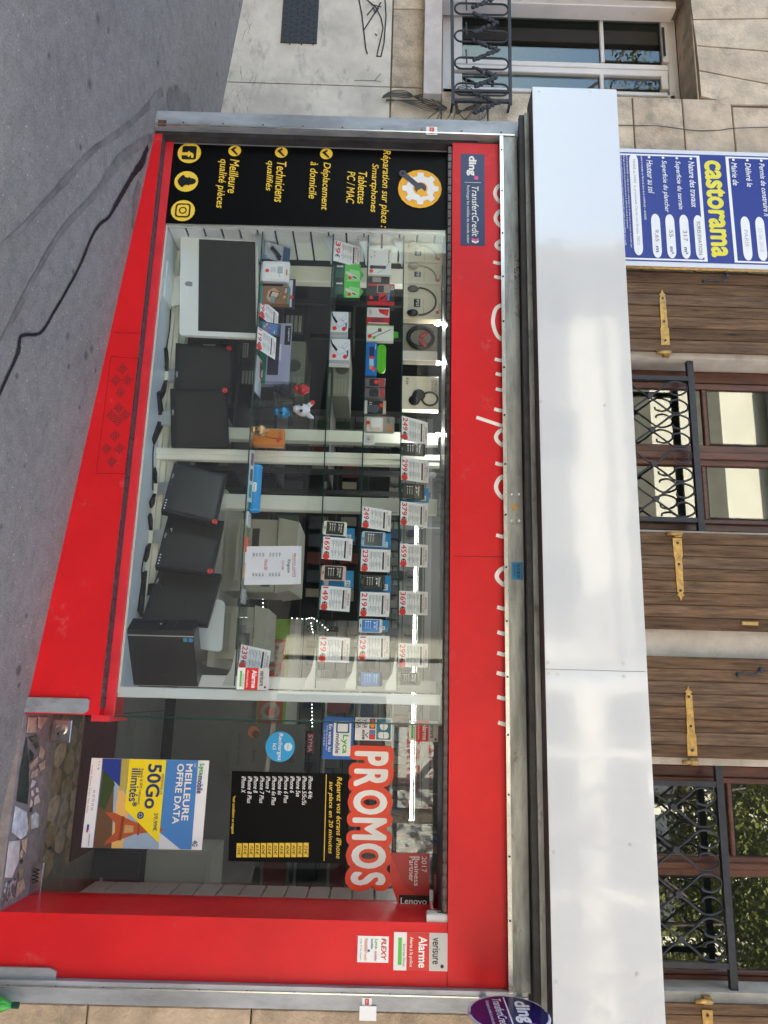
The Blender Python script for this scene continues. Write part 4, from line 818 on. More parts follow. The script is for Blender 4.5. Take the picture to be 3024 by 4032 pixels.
F = FR(1398, 1543, 2826, 2916, YD-.004); item('card_sticker', 'white bank card acceptance sticker on the glass door above the blue one', 'sticker', F, .0015, W_,
     [('r', K('1f7f9a'), .05, .58, .95, .97), ('d', W_, .36, .78, .022), ('o', W_, .62, .63, .9, .92, .012), ('r', K('1f7f9a'), .2, .772, .9, .785), ('r', K('20305e'), .05, .39, .48, .55), ('d', K('e2322a'), .19, .47, .013), ('d', K('f5a02a'), .34, .47, .013), ('r', K('c03038'), .54, .39, .95, .55), ('d', K('2f8fd0'), .68, .47, .013), ('d', K('d83a30'), .82, .47, .012),
      ('t', K('1d2f7c'), .08, .22, .46, .33, 'VISA', .15, .02), ('r', K('e0a030'), .05, .19, .48, .205), ('t', K('1d2f7c'), .08, .05, .46, .16, 'VISA', .15, .02), ('r', K('e0a030'), .05, .02, .48, .035), ('r', K('3a2f6a'), .55, .2, .95, .26), ('t', W_, .62, .205, .88, .25, 'PAY', 0, .01), ('t', K('1d2f7c'), .64, .27, .88, .36, 'V', 0, .01)], bodyname='sheet')
t = T('partner_sticker', 'red slanted partner sticker with black name strip at the door top corner', 'sticker'); z = lambda a, c: (1230+.3617*a, 3200+.3617*c)
F = FR(1536, 1692, 3358, 3568, YD-.004); t.fr = F; t.m('sheet', K('d8382c', .35)).prism([F.ab(*z(*s)) for s in ((845, 435), (845, 740), (940, 1012), (1275, 1018), (1275, 445))], -.0015, 0)
paint(t, F, [('P', K('c02c28', .35), [z(1275, 445), z(845, 440), z(1000, 800), z(1275, 1010)]), ('T', W_, 1660, 1680, 3372, 3435, '2017', 0, .01), ('T', W_, 1631, 1651, 3372, 3488, 'Business', 0, .012), ('T', W_, 1611, 1631, 3372, 3470, 'Partner', 0, .012), ('R', BK, 1571, 1690, 3524, 3567)])
a = P(1577, 3560, YD-.007); c = P(1680, 3560, YD-.007); F2 = Fr(a, (0, 0, c.z-a.z), (P(1630, 3534, YD-.007).x-P(1630, 3560, YD-.007).x, 0, 0)); t.m('lettering', W_, F2).text('Lenovo', 0, 0, 1, 1, .001, 0, .02)
ab = T('alarm_box', 'small white plastic alarm box on the red door reveal under the fascia', 'alarm'); q = P(1722, 3610, .12)
F = Fr((XP0, .085, q.z-.06), (0, -.075, 0), (0, 0, .115)); ab.m('case', K('d8d4cc', .35), F).slab(0, 0, 1, 1, 0, .035, .006); ab.m('badge', K('3a3a3a'), F).rect(.45, .45, .7, .75, .0355)
# round projecting sign
rs = T('round_sign', 'round dark blue projecting sign with white lettering by the guide post', 'sign'); c = P(2004, 3990, -.25); R_ = .172
u = Vector((.06, -.998, 0)).normalized(); F = Fr(c-u*.2-Vector((0, 0, .2)), u*.4, Vector((0, 0, .4)))
if F.n.dot(CAM-c) < 0: u = -u; F = Fr(c-u*.2-Vector((0, 0, .2)), u*.4, Vector((0, 0, .4)))
rs.m('disc', K('241a5a', .2), F).disc(.5, .5, R_, 0, 40, .012); m_ = rs.m('rim', K('c9c9d2'), F, smooth=True); m_.tube([F(.5+cos(k*pi/24)*R_/.4, .5+sin(k*pi/24)*R_/.4, -.006) for k in range(48)], .008, 6, True)
paint(rs, F, [('t', W_, .2, .55, .72, .76, 'ding', 0, .05), ('d', PK, .78, .72, .022), ('l', W_, [(.12, .5), (.88, .5)], .006), ('t', W_, .16, .36, .84, .46, 'TransfertCredit', .2, .01), ('t', W_, .22, .27, .78, .32, 'Rechargez les mobiles du monde entier', 0, 0)])
rs.m('bracket', 'galvanised').box(c.x+.004, c.x+.02, -.16, -.0355, c.z-.10, c.z-.07); rs.m('bracket', 'galvanised').box(c.x+.004, c.x+.02, -.16, -.0355, c.z+.07, c.z+.10)
# green bottle by the post
bt = T('plastic_bottle', 'green plastic bottle with dark green cap lying by the guide post', 'bottle'); q = P(40, 3958, -.06); gzz = gz(q.x, -.1)
q0 = P(-70, 3955, -.08); q1 = P(58, 3958, -.08); d = (q1-q0); bt.m('bottle', K('2fa02f', .15), smooth=True).tube([q0, q0+d*.55, q0+d*.8, q0+d*.93], [.034, .034, .018, .012], 12); bt.m('cap', K('0a4030')).tube([q0+d*.93, q0+d*1.12], .014, 12)
# ================================================================== window display
ZD = .428; XA, XB = -2.712, -.035
cb = T('display_cabinet', 'white window display unit with glass shelves behind the shop glass', 'display unit')
cb.m('floor_board', 'white_laminate').box(XLI+.04, XB+.05, YG+.012, .42, ZD-.03, ZD)
cb.m('front_lip', 'white_trim').box(XA-.03, XB+.05, YG+.0095, YG+.014, ZD-.03, ZD+.004)
for k, (y, z) in enumerate(((.33, .022), (.36, .05), (.39, .085))): cb.m('back_step', 'white_trim').box(XA+.01, XB, y, .42+.001*k, ZD+.0005, ZD+z)
cb.m('side_frame', 'white_laminate').box(XA-.03, XA-.004, YG+.012, YG+.028, ZD, ZF-.035)
cb.m('slat_backing', 'joint').box(XA-.03, XA-.014, YG+.03, .42, ZD, ZF-.035)
for k in range(16):
    z0 = ZD+.004+k*.1075; cb.m('slat', 'white_laminate').box(XA-.0135, XA, YG+.03, .415, z0, min(z0+.095, ZF-.04))
def vpost(p0, p1, Y, d, z0=ZD, z1=ZF-.035, nm='post', mt='white_trim'):
    x0, x1 = P(1200, p0, Y).x, P(1200, p1, Y).x; F = FX(x0, x1, z0, z1, Y); return cb.m(nm, mt, F).slab(0, 0, 1, 1, -d, 0, .004)
vpost(1777, 1800, .30, .02); vpost(1800, 1822, .305, .045)
vpost(1046, 1108, .44, .06, .1); vpost(1690, 1736, .44, .06, .1); vpost(1952, 2010, .44, .06, .1); vpost(2668, 2716, .42, .06, .1, nm='post', mt='white_laminate')
vpost(2722, 2764, YG+.02, .05, ZL+.05, nm='corner_post', mt='white_laminate')
cb.m('back_panel', 'white_trim').box(XA, XB, .425, .44, .1, ZD+.09)
SH = []
for i, (qa, pa, qb, pb) in enumerate(((1036, 914, 925, 2704), (1315, 921, 1244, 2709), (1453, 914, 1406, 2709), (1593, 914, 1566, 2716))):
    y0 = YG+.035; a, c = P(qa, pa, y0), P(qb, pb, y0); za, zc = a.z, c.z; SH.append((za, zc))
    def pr8(y_0, y_1, d0, d1): return [(XA, y_0, za+d0), (XB, y_0, zc+d0), (XB, y_1, zc+d0), (XA, y_1, za+d0), (XA, y_0, za+d1), (XB, y_0, zc+d1), (XB, y_1, zc+d1), (XA, y_1, za+d1)]
    s_ = cb.m('glass_shelf', 'shelf_glass'); s_.hexa(pr8(y0+.003, .37, -.006, .0)); cb.m('front_edge', 'shelf_edge', par=s_).hexa(pr8(y0, y0+.0025, -.0065, .0005))
    for sx, xx, zz in ((1, XA+.001, za), (-1, XB-.001, zc)):
        F = Fr((xx, y0+.03, zz-.0075), (sx*.19, 0, 0), (0, 0, .08)) if sx > 0 else Fr((xx-.19, y0+.03, zz-.0075), (.19, 0, 0), (0, 0, .08))
        u = (lambda v: v) if sx > 0 else (lambda v: 1-v); pts = [(u(0), 0), (u(1), 0), (u(.98), -.08), (u(.45), -.30), (u(.22), -.62), (u(.0), -.78)]
        cb.m('bracket', 'silver', F).prism(pts if sx < 0 else pts[::-1], 0, .006)
def shz(i, x): za, zc = SH[i]; return za+(zc-za)*(x-XA)/(XB-XA)
def onshelf(F, i):                                   # let an upright card or box stand on shelf i (or on the floor, i = -1)
    lo = min((F.o, F.o+F.u), key=lambda v: v.z); z = ZD if i < 0 else shz(i, lo.x); F.o = F.o+Vector((0, 0, z+.0006-lo.z)); return F

# ---- price tags in clear holders
LG, DG, RDP = K('c9cbd0', .6), K('2c2f38', .6), K('d8283a', .5)
def tag(corners, sh, Y, price, head, label, stick='-10%', dr=0, dt=.03, sx=.88):
    F = onshelf(F3(*corners, Y, dr, dt), sh); t = T('price_tag', label, 'price tag', 'price tags in the shop window', fr=F)
    t.m('holder', 'acrylic').slab(-.03, -.0, 1.03, 1.03, -.0025, -.0006); t.m('card', K('eeeff2', .5)).slab(0, 0, 1, 1, -.0005, .0004)
    it = [('t', RDP, .04, .045, .60, .235, price, 0, .03), ('t', DG, .64, .05, .80, .23, '€', 0, .03), ('r', DG, .12, .73, .90, .79), ('t', DG, .24, .90, .74, .965, 'SAMSUNG' if head[0] != '!' else head[1:].split('|')[0], 0, .01), ('t', RDP, .10, .815, .90, .885, head if head[0] != '!' else head.split('|')[1], 0, .005)]
    for k in range(9):
        b_ = .68-k*.047; it += [('r', LG, .10, b_-.012, .92, b_+.012)] if k % 2 else []; it += [('r', K('6a6d76', .6), .12, b_-.006, .12+random.uniform(.18, .34), b_+.006), ('r', K('6a6d76', .6), .58, b_-.006, .58+random.uniform(.10, .26), b_+.006)]
    if stick: it += [('d', STK, sx, .13, min(.0185, F.W*.18)), ('t', K('4a0f10'), sx-.13, .09, sx+.13, .165, stick, .2, 0)]
    paint(t, F, it, c0=.0007, dc=.00012); return t
def rc(q0, q1, p0, p1, s=0, l=0): return ((q0, p0), (q0-s, p1), (q1, p0+l))
Yt = .17
for a in (
 (((1424-100, 944), (1322-2, 1026), (1424, 972)), 1, Yt, '39', '!LOGICOM|Power 5', 'price tag of 39 € on the second shelf from below, by the slatted side', None),
 (((1028, 1173), (1024, 1243), (1098, 1238-5)), 0, Yt, '89', '!ALCATEL|Alcatel 1', 'price tag of 89 € on the bottom shelf beside the brown box'),
 (((1006, 1286), (1000, 1370), (1078, 1332)), 0, .13, '119', 'Galaxy J1 mini', 'price tag of 119 € on the bottom shelf before the keyboard box'),
 (((957, 2537), (944, 2628), (1073, 2562)), 0, Yt, '239', 'Galaxy A6 4G / 32Go', 'price tag of 239 € on the bottom shelf beside the alarm sticker'),
 (((1277, 2112), (1271, 2200), (1392, 2122)), 1, Yt, '169', 'Galaxy J2 Pro 2018 / 16Go', 'price tag of 169 € between the black and the pink phone'),
 (((1271, 2305), (1264, 2400), (1386, 2315)), 1, Yt, '149', 'GRAND PRIME PRO / 16Go', 'price tag of 149 € beside the pink phone'),
 (((1261, 2506), (1255, 2605), (1382, 2512)), 1, Yt, '129', 'Grand Prime Plus / 8Go', 'price tag of 129 € on the second shelf from below, beside no phone'),
 (((1432, 1993), (1428, 2075), (1545, 2012)), 2, Yt, '249', 'J6 2017 / 16Go', 'price tag of 249 € beside the pale blue phone on the third shelf'),
 (((1427, 2160), (1423, 2248), (1541, 2166)), 2, Yt, '239', 'Galaxy J4 2018 4G / 16Go', 'price tag of 239 € on the third shelf between pale blue and black phone'),
 (((1424, 2330), (1419, 2425), (1540, 2335)), 2, Yt, '219', 'GALAXY A3 2017 / 16Go', 'price tag of 219 € on the third shelf beside the white framed phone'),
 (((1417, 2502), (1414, 2596), (1538, 2504)), 2, Yt, '129', 'J2 Prime / 8Go', 'price tag of 129 € on the third shelf between two blue screened phones'),
 (((1583, 1636), (1581, 1728), (1686, 1664)), 3, Yt, '249', 'J7 Core', 'price tag of 249 € on the top shelf beside the headphone box'),
 (((1581, 1802), (1579, 1888), (1690, 1818)), 3, Yt, '299', 'J7 2017 / 16Go', 'price tag of 299 € on the top shelf between two phones'),
 (((1578, 1973), (1575, 2064), (1685, 1988)), 3, Yt, '379', 'Galaxy J8 2018 4G / 32GO', 'price tag of 379 € on the top shelf beside the blue phone box'),
 (((1577, 2140), (1574, 2230), (1687, 2146)), 3, Yt, '459', 'Galaxy S8 / 64Go', 'price tag of 459 € on the top shelf between two small clear stands'),
 (((1574, 2326), (1572, 2420), (1688, 2330)), 3, Yt, '369', 'A6 PLUS 2018 / 32Go', 'price tag of 369 € on the top shelf, last but one before the corner post'),
 (((1573, 2532), (1571, 2626), (1690, 2536)), 3, Yt, '299', 'Galaxy A3 2017 16GO', 'price tag of 299 € on the top shelf near the corner post')): tag(*a)

# ---- phones
BLB = K('1f86c4', .4)
def phone(corners, sh, Y, body, scr, lines, label, tc=W_, box=None, notch=True, dt=.025):
    F = onshelf(F3(*corners, Y, 0, dt), sh); t = T('phone', label, 'phone', 'phones on the glass shelves', fr=F)
    t.m('body', body).rrect(0, 0, 1, 1, .009, -.008, 0); t.m('screen', scr).rect(.05, .12, .95, .88, .0006)
    it = []
    for k, (s, b0, b1, a1) in enumerate(lines): it.append(('t', tc, .14, b0, a1, b1, s, 0, .02))
    for k in range(3): it += [('d', tc, .2, .48-k*.1, .0035), ('r', tc, .3, .475-k*.1, .7, .487-k*.1)]
    if notch: it.append(('o', K('6a6a6e'), .38, .035, .62, .085, .003)); it.append(('r', K('777777'), .4, .935, .6, .945))
    paint(t, F, it, c0=.0008)
    if box:
        G = onshelf(FR(*box, Y+.045), sh); item('phone_box', box_label(label), 'box', G, .03, BLB, [('t', W_, .12, .06, .85, .22, 'J', 0, .02), ('r', K('d8e6ee'), .55, .72, .9, .9), ('t', K('16306e'), .58, .77, .87, .85, 'J2', 0, .02)], group='blue phone boxes')
def box_label(l): return 'blue phone box standing behind the '+l[:l.index(' phone')]+' phone'+(l[l.index(' phone')+6:] if len(l.split()) < 10 else '')
SB = K('0d0d10', .25); G2 = lambda a, b_='': [('Galaxy', .72, .80, .78), (a, .62, .70, .66)]
phone(((1283, 2050), (1278, 2104), (1374, 2058)), 1, Yt, 'silver', SB, G2('J2 Pro'), 'silver edged dark phone on the second shelf', box=(1270, 1392, 2078, 2126))
phone(((1276, 2226), (1272, 2284), (1371, 2230)), 1, Yt, K('e6b8ac', .3), SB, G2('J2 Pro'), 'pink framed phone on the second shelf', box=(1262, 1388, 2246, 2316))
phone(((1431, 2092), (1427, 2150), (1524, 2097)), 2, Yt, K('a8c4e4', .25), K('12303a', .1), [], 'pale blue phone on the third shelf', box=(1424, 1540, 2100, 2160))
phone(((1426, 2262), (1423, 2320), (1522, 2266)), 2, Yt, 'black_plastic', SB, G2('J4'), 'black phone on the third shelf', box=(1420, 1541, 2264, 2330))
phone(((1421, 2436), (1419, 2490), (1512, 2439)), 2, Yt, K('d8d6d2', .3), K('2a7fd0', .2), G2('J3'), 'white framed phone with blue screen on the third shelf', box=(1416, 1530, 2440, 2484))
phone(((1414, 2645), (1412, 2702), (1511, 2647)), 2, Yt, 'black_plastic', K('2a7fd0', .2), G2('J2 Prime'), 'black framed phone with blue screen near the corner post')
phone(((1581, 1742), (1580, 1792), (1676, 1748)), 3, Yt, 'black_plastic', SB, G2('J7 core'), 'dark phone on the top shelf beside the 249 tag')
phone(((1578, 1902), (1576, 1962), (1671, 1908)), 3, Yt, 'black_plastic', SB, G2('J7'), 'dark phone on the top shelf with blue box', box=(1572, 1686, 1918, 1978))
phone(((1571, 2646), (1570, 2698), (1660, 2648)), 3, Yt, K('a89f8e', .3), SB, G2('A3'), 'brown framed phone on the top shelf near the corner post')
F = onshelf(F3((1036, 1262), (1030, 1310), (1116, 1278), Yt, 0, .03), 0); t = T('phone', 'blue tile screen phone on the bottom shelf between price tags', 'phone', 'phones on the glass shelves', fr=F); t.m('body', K('1e3558', .3)).rrect(0, 0, 1, 1, .008, -.008, 0); t.m('screen', K('4a78b0', .2)).rect(.08, .14, .92, .88, .0006)
paint(t, F, [('r', K(c), a, b_, a+.2, b_+.09) for a, b_, c in ((.12, .3, 'c99a5a'), (.34, .3, '3a6ad0'), (.56, .3, 'e0503a'), (.34, .42, 'd04a8a'), (.34, .2, '6abf4a'))]+[('t', W_, .6, .72, .85, .78, 'Alcatel', 0, 0)], c0=.0009)
# phones lying at the front of the bottom shelf
for q, p0, p1, c, nm in ((983, 2018, 2072, 'd8dade', 'white phone'), (976, 2118, 2176, 'e8604a', 'coral red phone case'), (968, 2220, 2284, 'c9a890', 'rose gold phone'), (966, 2322, 2378, 'a9adb4', 'grey phone')):
    a = P(q, (p0+p1)/2, .19); z = shz(0, a.x)+.001; x0, x1 = P(q, p0, .17).x, P(q, p1, .17).x; F = Fr((x0, .135, z+.009), (x1-x0, .012, 0), (-.006, .10, .0)); t = T('phone' if 'case' not in nm else 'phone_case', nm+' lying flat at the front of the bottom shelf', 'phone' if 'case' not in nm else 'phone case', fr=F); t.m('body', K(c, .3)).rrect(0, 0, 1, 1, .007, -.009, 0); t.m('camera_lens', BK).disc(.15, .85, .006, .001, 10, .001)
# small clear stands
for i, (q0, q1, p0, p1, sh, w_) in enumerate(((957, 1015, 2470, 2514, 0, 'bottom shelf beside the 239 tag'), (1258, 1318, 2434, 2474, 1, 'second shelf between the 149 and 129 tags'), (1254, 1312, 2638, 2682, 1, 'second shelf near the corner post'), (1575, 1622, 2086, 2124, 3, 'top shelf nearest the blue phone box'), (1574, 1622, 2251, 2292, 3, 'top shelf, middle of the three there'), (1571, 1620, 2457, 2497, 3, 'top shelf nearest the corner post'))):
    F = onshelf(FR(q0, q1, p0, p1, Yt), sh); t = T('phone_stand', 'empty clear acrylic stand on the '+w_, 'stand', 'clear phone stands', fr=F); t.m('back_plate', 'acrylic').slab(0, 0, 1, 1, -.003, 0); t.m('foot', 'acrylic').slab(0, 0, 1, .05, .001, .04); t.m('lip', 'acrylic').slab(0, .05, 1, .25, .036, .04)

# ---- boxed goods
S = lambda a, b_, r=.010: ('d', STK, a, b_, r)
def pbox(name, label, cat, q0, q1, p0, p1, sh, Y, depth, body, items, group=None, s=0):
    return item(name, label, cat, onshelf(FR(q0, q1, p0, p1, Y), sh), depth, body, items, group)
# top shelf: headphones
IV = K('ded6c2', .45)
for i, (p0, p1, c) in enumerate(((957, 1034, 'b9b4ac'), (1036, 1120, 'b0a494'), (1122, 1256, '1c1c20'))):
    F = onshelf(FR(1590, 1740, p0, p1, Yt), 3); t = T('headphone_box', ('cream headphone box nearest the slatted side on the top shelf', 'middle of three cream headphone boxes on the top shelf', 'cream box with black headphones on the top shelf')[i], 'box', 'cream headphone boxes', fr=F)
    t.m('body', IV).slab(0, 0, 1, 1, -.06, 0, .002); m_ = t.m('headband', K(c, .3), smooth=True); w1 = 1 if i == 2 else 1.45
    m_.tube([F((.5+cos(a)*.40)*w1 if i < 2 else .5+cos(a)*.40, .40+sin(a)*.46, .006) for a in [pi-k*pi/14*(1 if i == 2 else .55) for k in range(15)]], .006, 6)
    for a in ((.14,) if i < 2 else (.15, .85)): cu = t.m('ear_cup', K(c, .25), smooth=True); cu.ell(F(a*1.3 if i < 2 else a, .25, .01), .024, .014, .034, 10, 8)
    paint(t, F, [('r', BK, .42, .28, .66, .45), ('t', W_, .45, .34, .63, .41, 'P23', 0, .02), S(.80, .9, .011), ('t', K('777060'), .4, .52, .9, .55, 'WIRELESS HEADPHONES', 0, 0), ('t', K('777060'), .55, .93, .75, .97, 'P23', 0, 0)]); t.m('window_film', 'blister').slab(.01, .12, .99, .88, .026, .0275)
F = onshelf(FR(1585, 1722, 1278, 1420, Yt), 3); t = T('headset_box', 'grey box with black and red folded headset on the top shelf', 'box', fr=F); t.m('body', K('8c8478', .4)).slab(0, 0, 1, 1, -.06, 0, .002); t.m('side_panel', K('d8d4cc')).slab(.76, 0, 1, 1, 0, .012)
m_ = t.m('headset', 'black_plastic', smooth=True); m_.tube([F(.38+cos(a)*.28, .52+sin(a)*.36, .012) for a in [k*pi/10-.5*pi for k in range(21)]], .013, 8); m2 = t.m('ear_cushion', K('a01c20'), smooth=True); m2.tube([F(.28, .70, .03), F(.44, .48, .03)], .013, 8); m2.tube([F(.48, .48, .03), F(.66, .66, .03)], .012, 8)
F = onshelf(FR(1582, 1727, 1482, 1612, Yt), 3); t = item('headphone_box', 'cream box with large black headphones picture on the top shelf', 'box', F, .055, IV, [('t', K('3a3830'), .10, .88, .47, .95, 'WIRELESS', 0, .005), ('t', K('3a3830'), .10, .80, .45, .86, 'EXTRA BASS', 0, 0), ('t', K('3a3830'), .06, .10, .26, .17, 'P39', 0, .005)], 'cream headphone boxes')
m_ = t.m('headband', 'black_plastic', smooth=True); m_.tube([F(.68+cos(a)*.20, .76+sin(a)*.21, .004) for a in [k*2*pi/18 for k in range(18)]], .006, 6, True)
for a, b_, r in ((.58, .46, .037), (.74, .34, .032)): t.m('ear_cup', 'black_plastic', smooth=True).ell(F(a, b_, .006), r, .012, r*1.02, 14, 9)
# third shelf
RED, GRN = K('c81f26', .4), K('49b52a', .4)
pbox('phone_handset_box', 'white handset box with dark cordless phone picture on the third shelf', 'box', 1455, 1545, 978, 1082, 2, Yt, .06, K('e4e6e2'), [('t', BK, .08, .86, .55, .94, 'Panasonic', 0, .02), ('o', K('22242a'), .66, .12, .78, .78, .006), ('d', K('22242a'), .72, .16, .013), ('l', K('4a6fa0'), [(.5, .95), (.8, .7), (.95, .4)], .002), ('d', K('555'+'555'), .15, .25, .004), ('d', K('555555'), .30, .25, .004), ('d', RED, .35, .12, .004), S(.88, .14, .012)])
pbox('dark_carton', 'dark carton with pale barcode label on the third shelf', 'box', 1455, 1540, 1088, 1117, 2, Yt+.02, .05, K('1a1a1c'), [('r', K('8c8c8c'), .1, .2, .8, .6)])
pbox('speaker_box', 'red and black boxed speaker with window on the third shelf', 'box', 1450, 1556, 1118, 1203, 2, Yt, .06, K('26262a'), [('r', RED, 0, 0, .10, 1), ('r', RED, .82, 0, 1, 1), ('o', K('9a8f80'), .04, .34, .42, .84, .004), ('o', K('15161a'), .08, .38, .40, .60, .004), ('r', RED, .44, .42, .80, .72), ('p', K('15161a'), [(.50, .66), (.56, .70), (.76, .50), (.70, .46)]), ('t', W_, .1, .86, .3, .96, 'HZ', 0, .02), S(.66, .14, .012), ('r', K('3a8fc0'), .46, .74, .78, .82)])
pbox('charger_box', 'white and red charger box on the third shelf', 'box', 1450, 1538, 1211, 1278, 2, Yt, .05, K('d8d6d2'), [('r', RED, .58, 0, 1, 1), ('r', W_, .9, .05, .94, .95), ('p', RED, [(.1, .5), (.3, .55), (.5, .92), (.1, .98)]), ('t', K('b03030'), .1, .1, .45, .2, 'CHARGEUR', 0, 0), S(.30, .84, .012), ('r', K('8a3038'), .62, .2, .88, .8)])
t = pbox('cable_box', 'white cable box with green hanging tab on the third shelf', 'box', 1447, 1553, 1281, 1343, 2, Yt, .03, K('e0e4dc'), [('l', K('8a8f88'), [(.3, .55), (.65, .1)], .006), ('l', K('8a8f88'), [(.25, .9), (.8, .25)], .006), ('r', K('6a4a40'), .2, .42, .42, .55), ('d', GRN, .8, .28, .010), S(.72, .12, .013), ('r', GRN, 0, 0, .05, 1)]); t.m('hang_tab', GRN).prism([(.35, 1), (.8, 1), (.75, 1.18), (.4, 1.18)], -.002, -.0005)
pbox('cable_carton', 'flat bright blue cable carton on the third shelf', 'box', 1442, 1485, 1350, 1478, 2, Yt, .04, K('1f6fc4', .3), [('r', K('1a2a5a'), .12, .3, .42, .75), ('r', K('d03a3a'), .42, .3, .52, .75), ('p', K('9fd0ee'), [(.5, .3), (.75, .35), (.9, .75), (.5, .7)]), ('r', K('e09060'), .70, .35, .82, .7), S(.80, .75, .012), ('t', W_, .04, .8, .2, .93, 'X-One', 0, .01)])
F = FR(1486, 1521, 1357, 1463, Yt+.03); t = T('glasses_case', 'bright green rounded case lying on the blue cable carton', 'case', fr=F); F.o.z = shz(2, F.o.x)+.066; t.m('shell', K('5cc21c', .35)).rrect(0, 0, 1, 1, .024, -.03, .0); t.m('seam', K('3a8a12')).rect(.06, .49, .94, .52, .0008)
for p0, p1, lb in ((1488, 1524, 'nearer the blue carton'), (1528, 1566, 'nearer the car charger')): pbox('earpiece_box', 'grey and red earpiece box on the third shelf, '+lb, 'box', 1441, 1520, p0, p1, 2, Yt, .05, K('6a686a'), [('r', K('b03a38'), .05, .72, .95, .95), ('r', K('b03a38'), .0, 0, .3, .06), ('o', K('1a1a1e'), .1, .2, .9, .66, .01), ('d', K('3a3a40'), .6, .5, .008)]+([S(.45, .55, .013)] if p0 < 1500 else []), 'grey and red earpiece boxes')
pbox('car_charger_box', 'dark box with car charger and beige ends on the third shelf', 'box', 1440, 1524, 1578, 1630, 2, Yt, .05, K('15151a'), [('r', K('b8a890'), 0, .86, 1, 1), ('r', K('c9c4ba'), 0, 0, 1, .12), ('t', W_, .1, .22, .5, .34, '2.1A', 0, .02), ('p', K('4a5058'), [(.35, .15), (.85, .15), (.95, .55), (.6, .72), (.3, .6)]), S(.35, .78, .012)])
F = onshelf(FR(1437, 1556, 1640, 1704, Yt), 2); t = item('led_charger_pack', 'clear pack with white wall charger and orange mark on the third shelf', 'pack', F, .012, K('9a948a', .35), [('o', K('d8d4ca'), .06, .08, .94, .62, .01), ('t', K('333333'), .12, .76, .42, .84, 'LED', 0, .02), ('r', K('e0822a'), .55, .80, .9, .9), S(.40, .12, .012)], r=.01); t.m('charger', K('eceae4', .3)).rrect(.22, .22, .78, .56, .006, .001, .03)
F = onshelf(FR(1437, 1480, 1709, 1750, Yt), 2); t = item('earbud_pack', 'small square white pack with beige earbud on the third shelf', 'pack', F, .015, K('dfe0e0', .3), [('o', K('c9cdd2'), .12, .12, .88, .88, .006)], r=.008); t.m('earbud', K('c9b08a'), smooth=True).ell(F(.5, .5, .006), .010, .008, .012, 8, 6)
# second shelf
for p0, p1, lb in ((1040, 1108, 'behind the 39 € tag'), (1108, 1172, 'next to the dark gap')):
    F = onshelf(FR(1318, 1424, p0, p1, Yt+.02), 1); t = item('phone_pack', 'green phone pack with arrow tab on the second shelf, '+lb, 'pack', F, .04, K('123028', .4), [('r', K('4cc84e', .3), .0, .42, 1, 1), ('p', K('8fe08a', .3), [(.3, .62), (1, .5), (1, 1), (.4, 1)]), ('r', K('cfd4cf'), .1, .12, .2, .36), ('r', K('2a5a48'), .3, .1, .8, .38), ('p', K('d8d8d0'), [(.4, .50), (.55, .45), (.9, .85), (.75, .92)]), ('p', K('3a3a3a'), [(.68, .74), (.76, .71), (.86, .85), (.78, .88)]), S(.80, .62, .012)], 'green phone packs'); t.m('arrow_tab', K('3fae3c')).prism([(.3, 1), (.95, 1), (.6, 1.14)], -.003, -.001)
for (q0, q1, p0, p1), lb in (((1316, 1382, 1228, 1322), 'nearer the green packs'), ((1300, 1377, 1335, 1432), 'nearer the bulldog speakers')):
    F = onshelf(FR(q0, q1, p0, p1, Yt), 1); t = item('earphone_box', 'small white box with blue swirl print on the second shelf, '+lb, 'box', F, .05, K('e6e8ec'), [('l', K('4a7fd0'), [(.1, .9), (.3, .6), (.5, .85), (.65, .45), (.5, .3)], .002), ('l', K('4a7fd0'), [(.2, .95), (.4, .7), (.3, .4)], .002), ('o', K('1f3f9a'), .45, .86, .72, .94, .005), ('r', K('a8aab0'), .86, 0, 1, 1), ('d', STK, .72, .78, .013), ('d', STK, .70, .22, .013), ('t', K('4a0f10'), .62, .74, .82, .82, '50€', 0, 0)], 'white earphone boxes')
    h = T('earphone_clip', 'black curved earphone clip before the white box, '+lb, 'earphone', 'black earphone clips'); h.m('self', 'black_plastic', smooth=True).tube(spline([F(.05, .05, .012), F(.12, .04, .02), F(.3, .12, .03), F(.55, .36, .03)], 5), [.002]*6+[.004]*5+[.007]*5, 6)
# bottom shelf
F = onshelf(F3((1052, 948), (1046, 1012), (1150, 980), Yt+.03, 0, .04), 0); t = item('camera_mount_pack', 'pale blister pack with black clamp on the bottom shelf by the slatted side', 'pack', F, .006, K('a8b0bc', .35), [('r', K('2a4a72'), 0, .72, 1, 1), ('r', K('3f86b8'), .85, 0, 1, .1), ('d', W_, .12, .15, .004), ('d', W_, .25, .15, .004), S(1.0, .86, .013)]); m_ = t.m('clamp', 'black_plastic', smooth=True); m_.tube([F(.35, .25, .012), F(.55, .45, .014), F(.8, .62, .012)], [.013, .010, .012], 8); m_.tube([F(.75, .5, .012), F(.95, .62, .012)], .008, 6)
F = onshelf(FR(1051, 1158, 1030, 1108, Yt), 0); t = item('adapter_pack', 'rounded white adapter pack with hang hole on the bottom shelf', 'pack', F, .03, K('e8e9ec', .35), [('o', K('f4f4f4'), .12, .10, .88, .82, .006), ('r', K('b9bcc4'), .25, .55, .6, .75), ('r', K('d8dade'), .3, .3, .55, .5), ('t', K('555555'), .55, .62, .8, .68, 'Type C', 0, 0), S(.48, .18, .012), ('o', K('c07a50'), .4, .88, .7, .93, .004)], r=.01)
